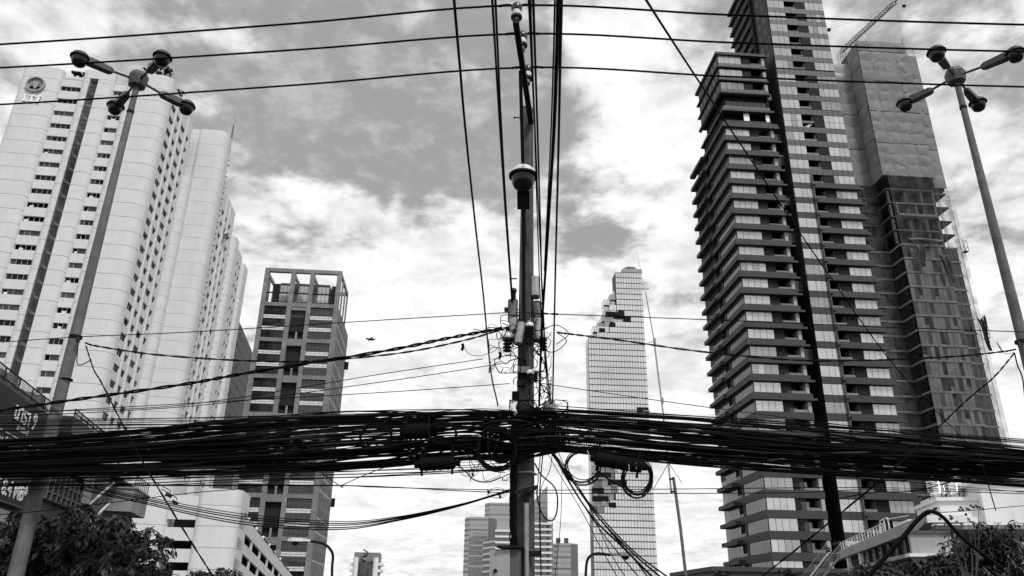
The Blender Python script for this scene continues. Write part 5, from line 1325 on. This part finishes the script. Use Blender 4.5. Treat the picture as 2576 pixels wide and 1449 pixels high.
# billboard
BB = thing('billboard','dark billboard with white lettering on the shophouse wall','billboard',LBF.matrix_basis@Vector((0,0,0)),R_(90-HD))
MB().box(-6,7.0,-.05,.1,5.3,9.2).build('panel','billboard',BB); MB().box(-6.1,7.1,-.02,.12,9.2,9.3).build('frame_top','frame_dark',BB); MB().box(-6.1,7.1,-.02,.12,5.2,5.3).build('frame_bottom','frame_dark',BB); MB().box(7.0,7.1,-.04,.12,5.3,9.2).build('frame_side','frame_dark',BB)
FR = (R_(90),0,0)
letters('นารา 9',BB,(3.75,-.07,8.28),.95,'letter_white',FR,.012,.012)
letters('นราธิวาส',BB,(3.75,-.07,7.93),.38,'letter_grey',FR,.01)
MB().box(-6,6.4,-.075,-.05,7.63,7.67).build('rule_line','letter_grey',BB)
letters('เดินถนน 99 ตารางวา',BB,(2.6,-.07,7.05),.68,'letter_grey',FR,.01)
letters('START 8.4 MB*',BB,(3.2,-.07,5.45),.86,'letter_white',FR,.012,.008)
letters('AL',BB,(4.6,-.07,6.42),.5,'letter_white',FR,.01)
# ================================================================== white house and stair, lower right
HY = -11.
h0 = at((3000+1340*.3864)/1.4907,(1600+690*.3864)/1.4907,45)
WH = thing('white_house','white rendered house with roof tanks at the lower right','building',(h0.x,h0.y,0),R_(HY))
MB().box(0,2.05,0,4.3,0,7.65).build('front_block','white_plain',WH); MB().box(-.15,2.2,-.15,4.6,7.65,7.85).build('roof_slab','white_plain',WH)
MB().box(2.06,9,-.6,9,0,8.55).build('tall_block','white_plain',WH); MB().box(1.75,9.2,-.8,9.2,8.55,8.75).build('roof_slab','white_plain',WH)
MB().box(-.4,2.05,-.25,0,0,6.75).build('garden_wall','white_plain',WH)
MB().box(-.06,.0,1.6,2.6,6.6,7.2).build('window_frame','frame_white',WH); bx('window','glass_dark',WH,-.08,-.05,1.7,2.5,6.65,7.15)
for i in range(3):
    for j in range(3): bx('vent_block','void_shade',WH,-.03,.02,.5+i*.26,.66+i*.26,6.85+j*.2,6.98+j*.2)
for i,(x,y) in enumerate(((-.0,1.6),(1.05,1.9))):
    q = WH.matrix_basis@Vector((x+.5,y,7.85)); t = thing('water_tank','ribbed stainless water tank on the white house roof, %s one' % ['left','right'][i],'water tank',q,0,'roof water tanks')
    pr = [(.45,.35)]
    for k2 in range(12): pr += [(.5,.4+k2*.13),(.475,.465+k2*.13)]
    pr += [(.5,1.96),(.3,2.15),(.12,2.2)]
    MB().lathe(pr,20).build('drum','water_tank',t,True)
    b = MB()
    for a in range(4): b.tube([(.45*math.cos(a*1.57),.45*math.sin(a*1.57),0),(.5*math.cos(a*1.57),.5*math.sin(a*1.57),.45)],.03,5)
    b.build('stand','steel_dark',t)
dq = WH.matrix_basis@Vector((2.3,3.5,7.85)); t = thing('satellite_dish','dark mesh satellite dish beside the roof water tanks','satellite dish',dq)
mx = Matrix.Translation((.3,0,.95))@Matrix.Rotation(R_(-35),4,'X')@Matrix.Rotation(R_(20),4,'Y')
b = MB()
for k2 in range(14):
    a = k2/14*2*math.pi; b.tube([mx@Vector((r*math.cos(a),r*math.sin(a),r*r*.35)) for r in (0,.4,.8,1.15)],.015,3)
for r in (.4,.8,1.15): b.tube([mx@Vector((r*math.cos(k2/20*6.2832),r*math.sin(k2/20*6.2832),r*r*.35)) for k2 in range(21)],.015,3)
b.build('dish_mesh','steel_dark',t); MB().tube([(.3,.1,0),(.3,0,.95)],.04,6).build('dish_stand','steel_dark',t)
# lower annex running away to the left with canopy, grilles, stair and railing
g0 = at((3000+1280*.3864)/1.4907,(1600+900*.3864)/1.4907,40)
AX = thing('annex_house','low concrete annex with canopy beam, barred windows and roof railing','building',(g0.x,g0.y,0),R_(HY))
b = MB(); b.xprism([(-.1,5.95),(-.1,6.2),(.5,6.3),(22.5,6.0),(22.5,5.45),(1.2,5.7)][::-1],-.35,.1); b.build('canopy_beam','wall_grey',AX)
MB().box(.1,6,0,22,5.6,5.8).build('roof_slab','concrete',AX)
MB().box(-.2,.35,.4,22,4.55,4.75).build('sill_beam','wall_grey',AX)
MB().box(.4,.6,.4,22,0,5.6).build('back_wall','concrete_dark',AX)
MB().box(-1.3,.6,-.4,-.1,0,5.35).build('end_wall','wall_grey',AX); MB().box(-1.4,.7,-.5,0,5.35,5.5).build('end_coping','concrete_dark',AX); MB().box(-1.6,.8,-.9,-.2,4.25,4.4).build('ledge','white_plain',AX)
MB().box(-.3,1.5,-.3,.4,5.9,6.25).build('beam_end','white_plain',AX)
for s in [1.4+i*1.75 for i in range(8)]:
    bx('window_post','frame_dark',AX,-.1,.15,s,s+.35,4.75,5.75)
    b = MB()
    for q in range(5):
        pts = [(.1,s+.45+q*.25+.06*math.sin(k2*1.7),4.78+k2*.12) for k2 in range(8)]; b.tube(pts,.014,3,False)
    for q in range(3): b.tube([(.1,s+.35,4.95+q*.27),(.1,s+1.7,4.95+q*.27)],.014,3,False)
    b.build('window_grille','rail_white' if s > 9 else 'steel_grey',AX)
for s in (15.6,19.5): bx('white_column','white_plain',AX,-.25,.0,s,s+.25,0,5.5)
def railing(pts, h, n, nm='railing'):
    A,B = Vector(pts[0]),Vector(pts[1])
    for f in (1.,.72,.45,.2): MB().tube([A+Vector((0,0,h*f)),B+Vector((0,0,h*f))],.03 if f == 1 else .014,4).build('rail','rail_white',AX)
    for i in range(n+1):
        p = A.lerp(B,i/n); MB().beam(p,p+Vector((0,0,h)),.07 if i%2 else .035,.03).build('baluster','rail_white',AX)
railing(((-.2,21.2,5.98),(-.2,8.6,6.12)),.62,16)
railing(((1.2,20.5,5.8),(1.2,16,5.9)),.5,6)
for y_ in (8.0,8.9): MB().tube(smooth_path([(-.25,y_,6.0),(-.25,y_,6.75),(-.25,y_-.15,6.9),(-.25,y_-.8,6.9),(-.25,y_-.95,6.75),(-.25,y_-.95,6.0)],5),.045,6).build('ladder_hoop','rail_white',AX,True)
MB().tube([(-.2,7.2,6.85),(-.2,3.2,6.6)],.03,5).build('rail','rail_white',AX); MB().box(0,1.2,4,7,6.1,6.5).build('roof_curb','white_plain',AX)
A,B = Vector((-.2,21.4,5.85)),Vector((-1.5,27.2,3.6))
for dx in (0,-1.0):
    for f in (.7,.5,.3): MB().tube([A+Vector((dx,0,f)),B+Vector((dx,0,f))],.032 if f == .7 else .016,4).build('stair_rail','rail_white',AX)
    MB().beam(A+Vector((dx,0,-.05)),B+Vector((dx,0,-.05)),.05,.2).build('stringer','rail_white',AX)
for i in range(15): p = A.lerp(B,i/14); bx('stair_tread','galv',AX,p.x-1.,p.x,p.y,p.y+.28,p.z-.03,p.z+.0)
C_ = Vector((-3.4,24.5,1.8))
for dx in (0,.9): 
    for f in (.9,.6,.3): MB().tube([B+Vector((dx-.9,0,f-.2)),C_+Vector((dx-.9,0,f-.2))],.03,4).build('stair_rail','rail_white',AX)
# a thick cable looped over the house
cable([(2165,1475,12),(2200,1430,12),(2262,1360,12),(2300,1315,12),(2335,1287,12),(2370,1300,12),(2412,1345,12),(2460,1385,12),(2520,1430,12)],.03,'thick black cable arching over the white house roof','loose wires')
cable([(2165,1480,12.05),(2204,1432,12.05),(2270,1358,12.05),(2310,1310,12.05),(2338,1289,12.05)],.018,'second cable strapped along the arching thick cable','loose wires')
cable([(2335,1290,12),(2420,1286,13),(2576,1272,14)],.006,'thin wire running right from the top of the arching cable','loose wires')
cable([(2450,1110,14.5),(2480,1200,14.4),(2505,1285,14.3)],.01,'straight wire dropping into the right hand tree','loose wires')
cable([(2110,1255,16),(2200,1238,16),(2300,1235,16),(2420,1205,16),(2576,1170,15)],.012,'slack cable crossing the dark tower just above the white house','loose wires')
# ================================================================== trees
def leaf_mesh(L, w, m):
    b = MB(); b.add([(0,0,0),(L*.3,w*.5,L*.02),(L*.3,-w*.5,L*.02),(L*.3,0,-L*.03),(L*.68,w*.36,-L*.05),(L*.68,-w*.36,-L*.05),(L*.68,0,-L*.1),(L,0,-L*.24)],
        [(0,3,1),(0,2,3),(1,3,6,4),(3,2,5,6),(4,6,7),(6,5,7)]); return b
def add_leaf(b, src, M4): b.add([M4@Vector(v) for v in src.v], src.f)
def spray_tree(nm,label,base,tips,leafL,leafw,m,seed,trunk_r=.12,hang=.6,per=16,pieces=0,fill=900,fillsize=(1,1,1)):
    r = random.Random(seed); t = thing(nm,label,'tree',(base.x,base.y,0))
    o = Vector((base.x,base.y,0)); src = leaf_mesh(leafL,leafw,m); b = MB(); br = MB(); singles = []
    fork = Vector((0,0,base.z*.55))
    MB().tube(smooth_path([(0,0,0),(.05,.03,base.z*.3),tuple(fork)],5),[trunk_r*(1-.02*i) for i in range(11)],8).build('trunk','bark',t,True)
    for tp in tips:
        e = Vector(tp)-o; mid = fork.lerp(e,.55)+Vector((r.uniform(-.15,.15),r.uniform(-.15,.15),.25))
        path = smooth_path([fork,mid,e],6); br.tube(path,[max(.008,.05*(1-i/len(path))) for i in range(len(path))],4,False)
        for s in range(7):
            k = r.uniform(.35,1); st = path[int(k*(len(path)-1))]; a = r.uniform(0,6.28)
            d = Vector((math.cos(a),math.sin(a),r.uniform(-.1,.5))); ln = r.uniform(.35,.75)
            sp = smooth_path([st, st+d*ln*.5, st+d*ln+Vector((0,0,-hang*ln))],5)
            br.tube(sp,[.008]*len(sp),3,False)
            for q in range(per):
                u = r.uniform(.15,1); p = sp[int(u*(len(sp)-1))]; a2 = r.uniform(0,6.28)
                M4 = Matrix.Translation(p+Vector((r.gauss(0,.03),r.gauss(0,.03),r.gauss(0,.03))))@Matrix.Rotation(a2,4,'Z')@Matrix.Rotation(r.uniform(.1,1.0),4,'Y')@Matrix.Rotation(r.uniform(-.6,.6),4,'X')@Matrix.Scale(r.uniform(.6,1.25),4)
                if len(singles) < pieces and r.random() < .12: singles.append(M4)
                else: add_leaf(b,src,M4)
    br.build('branches','bark',t)
    b.build('crown',m,t,kind='stuff')
    lm = src.mesh('leaf',m)
    for M4 in singles:
        lo = put('leaf',lm,t); lo.matrix_local = M4
    f = leafmass(fill,*fillsize,leafL*1.2,seed+1,.4); f.build('inner_foliage','leaf_dark',t,loc=(0,0,base.z*.72),kind='stuff')  # dark leaf colour paints the shade inside the crown
    return t
r2 = random.Random(5)
tb = W(170,1310,17)
tips = []
outl = [(-60,1330),(0,1310),(40,1295),(110,1285),(170,1272),(215,1268),(265,1275),(310,1290),(350,1300),(395,1315),(410,1345),(425,1400),(440,1430),(380,1370),(330,1330),(60,1350),(120,1340),(180,1330),(240,1330),(290,1350),(20,1400),(80,1400),(150,1390),(220,1395),(300,1400),(360,1420),(250,1440),(120,1440),(30,1445),(400,1440),(200,1300),(140,1300),(-30,1380),(330,1430),(270,1420)]
for px,py in outl:
    for k2 in range(2): tips.append(W(px+r2.uniform(-14,14),py+8+r2.uniform(-8,10),17+r2.uniform(-1.1,1.3)))
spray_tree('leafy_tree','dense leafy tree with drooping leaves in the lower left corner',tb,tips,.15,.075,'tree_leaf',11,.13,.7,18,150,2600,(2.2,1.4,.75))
tb = W(540,1452,20); tips = [W(px,py+10,20+r2.uniform(-.5,.5)) for px,py in ((490,1438),(510,1428),(530,1422),(550,1420),(570,1428),(590,1440),(540,1440),(520,1445),(565,1446))]
spray_tree('small_tree','rounded treetop peeping over the bottom edge in front of the car park',tb,tips,.15,.075,'tree_leaf',12,.07,.8,18,30,500,(.7,.6,.35))
tb = W(2420,1370,16); tips = []
for px,py in ((2105,1442),(2135,1425),(2165,1440),(2300,1432),(2340,1415),(2370,1395),(2300,1410),(2430,1395),(2460,1375),(2485,1345),(2500,1320),(2515,1305),(2530,1318),(2550,1370),(2575,1385),(2600,1360),(2470,1350),(2540,1400),(2400,1420),(2450,1425),(2500,1400),(2350,1440),(2420,1445),(2480,1440),(2540,1440),(2580,1420),(2320,1445),(2505,1360),(2525,1345),(2200,1446),(2230,1440)):
    for k2 in range(2): tips.append(W(px+r2.uniform(-10,10),py+6+r2.uniform(-6,8),16+r2.uniform(-.8,.8)))
spray_tree('feathery_tree','dark feathery tree in the lower right corner before the white house',tb,tips,.14,.05,'leaf_dark',13,.1,.3,18,120,2200,(1.7,1.0,.4))
BTW = thing('bare_shrub','bare twiggy shrub in front of the white house wall','shrub',Vector((W(2420,1440,15).x,15,0)))
for i,(px,py) in enumerate(((2375,1325),(2400,1312),(2432,1290),(2450,1315),(2395,1360),(2462,1282),(2370,1390))):
    e = W(px,py,15)-BTW.location; s = Vector((0,0,e.z*.45)); MB().tube(smooth_path([s,s.lerp(e,.5)+Vector((.08,0,.1)),e],6),[.018-.0012*k2 for k2 in range(13)],4).build('twig','bark',BTW)
    b = MB()
    for k2 in range(6): c = e+Vector((r2.gauss(0,.06),r2.gauss(0,.06),r2.gauss(0,.06))); b.add([c,c+Vector((.05,0,.02)),c+Vector((.03,.02,.06)),c+Vector((-.02,0,.04))],[(0,1,2,3)])
    b.build('buds','leaf_dark',BTW)
for i,(px,py,Y,w) in enumerate(((2104,1392,100,2.0),(1975,1446,110,1.2),(1815,1448,110,1.0))):
    q = W(px,py,Y); t = thing('podium_shrub','dark shrub on the podium edge of the dark tower, %s one' % ['right','middle','left'][i],'shrub',q,0,'podium shrubs'); leafmass(500,w,w*.6,w*.6,.35,90+i).build('foliage','leaf_dark',t,kind='stuff')
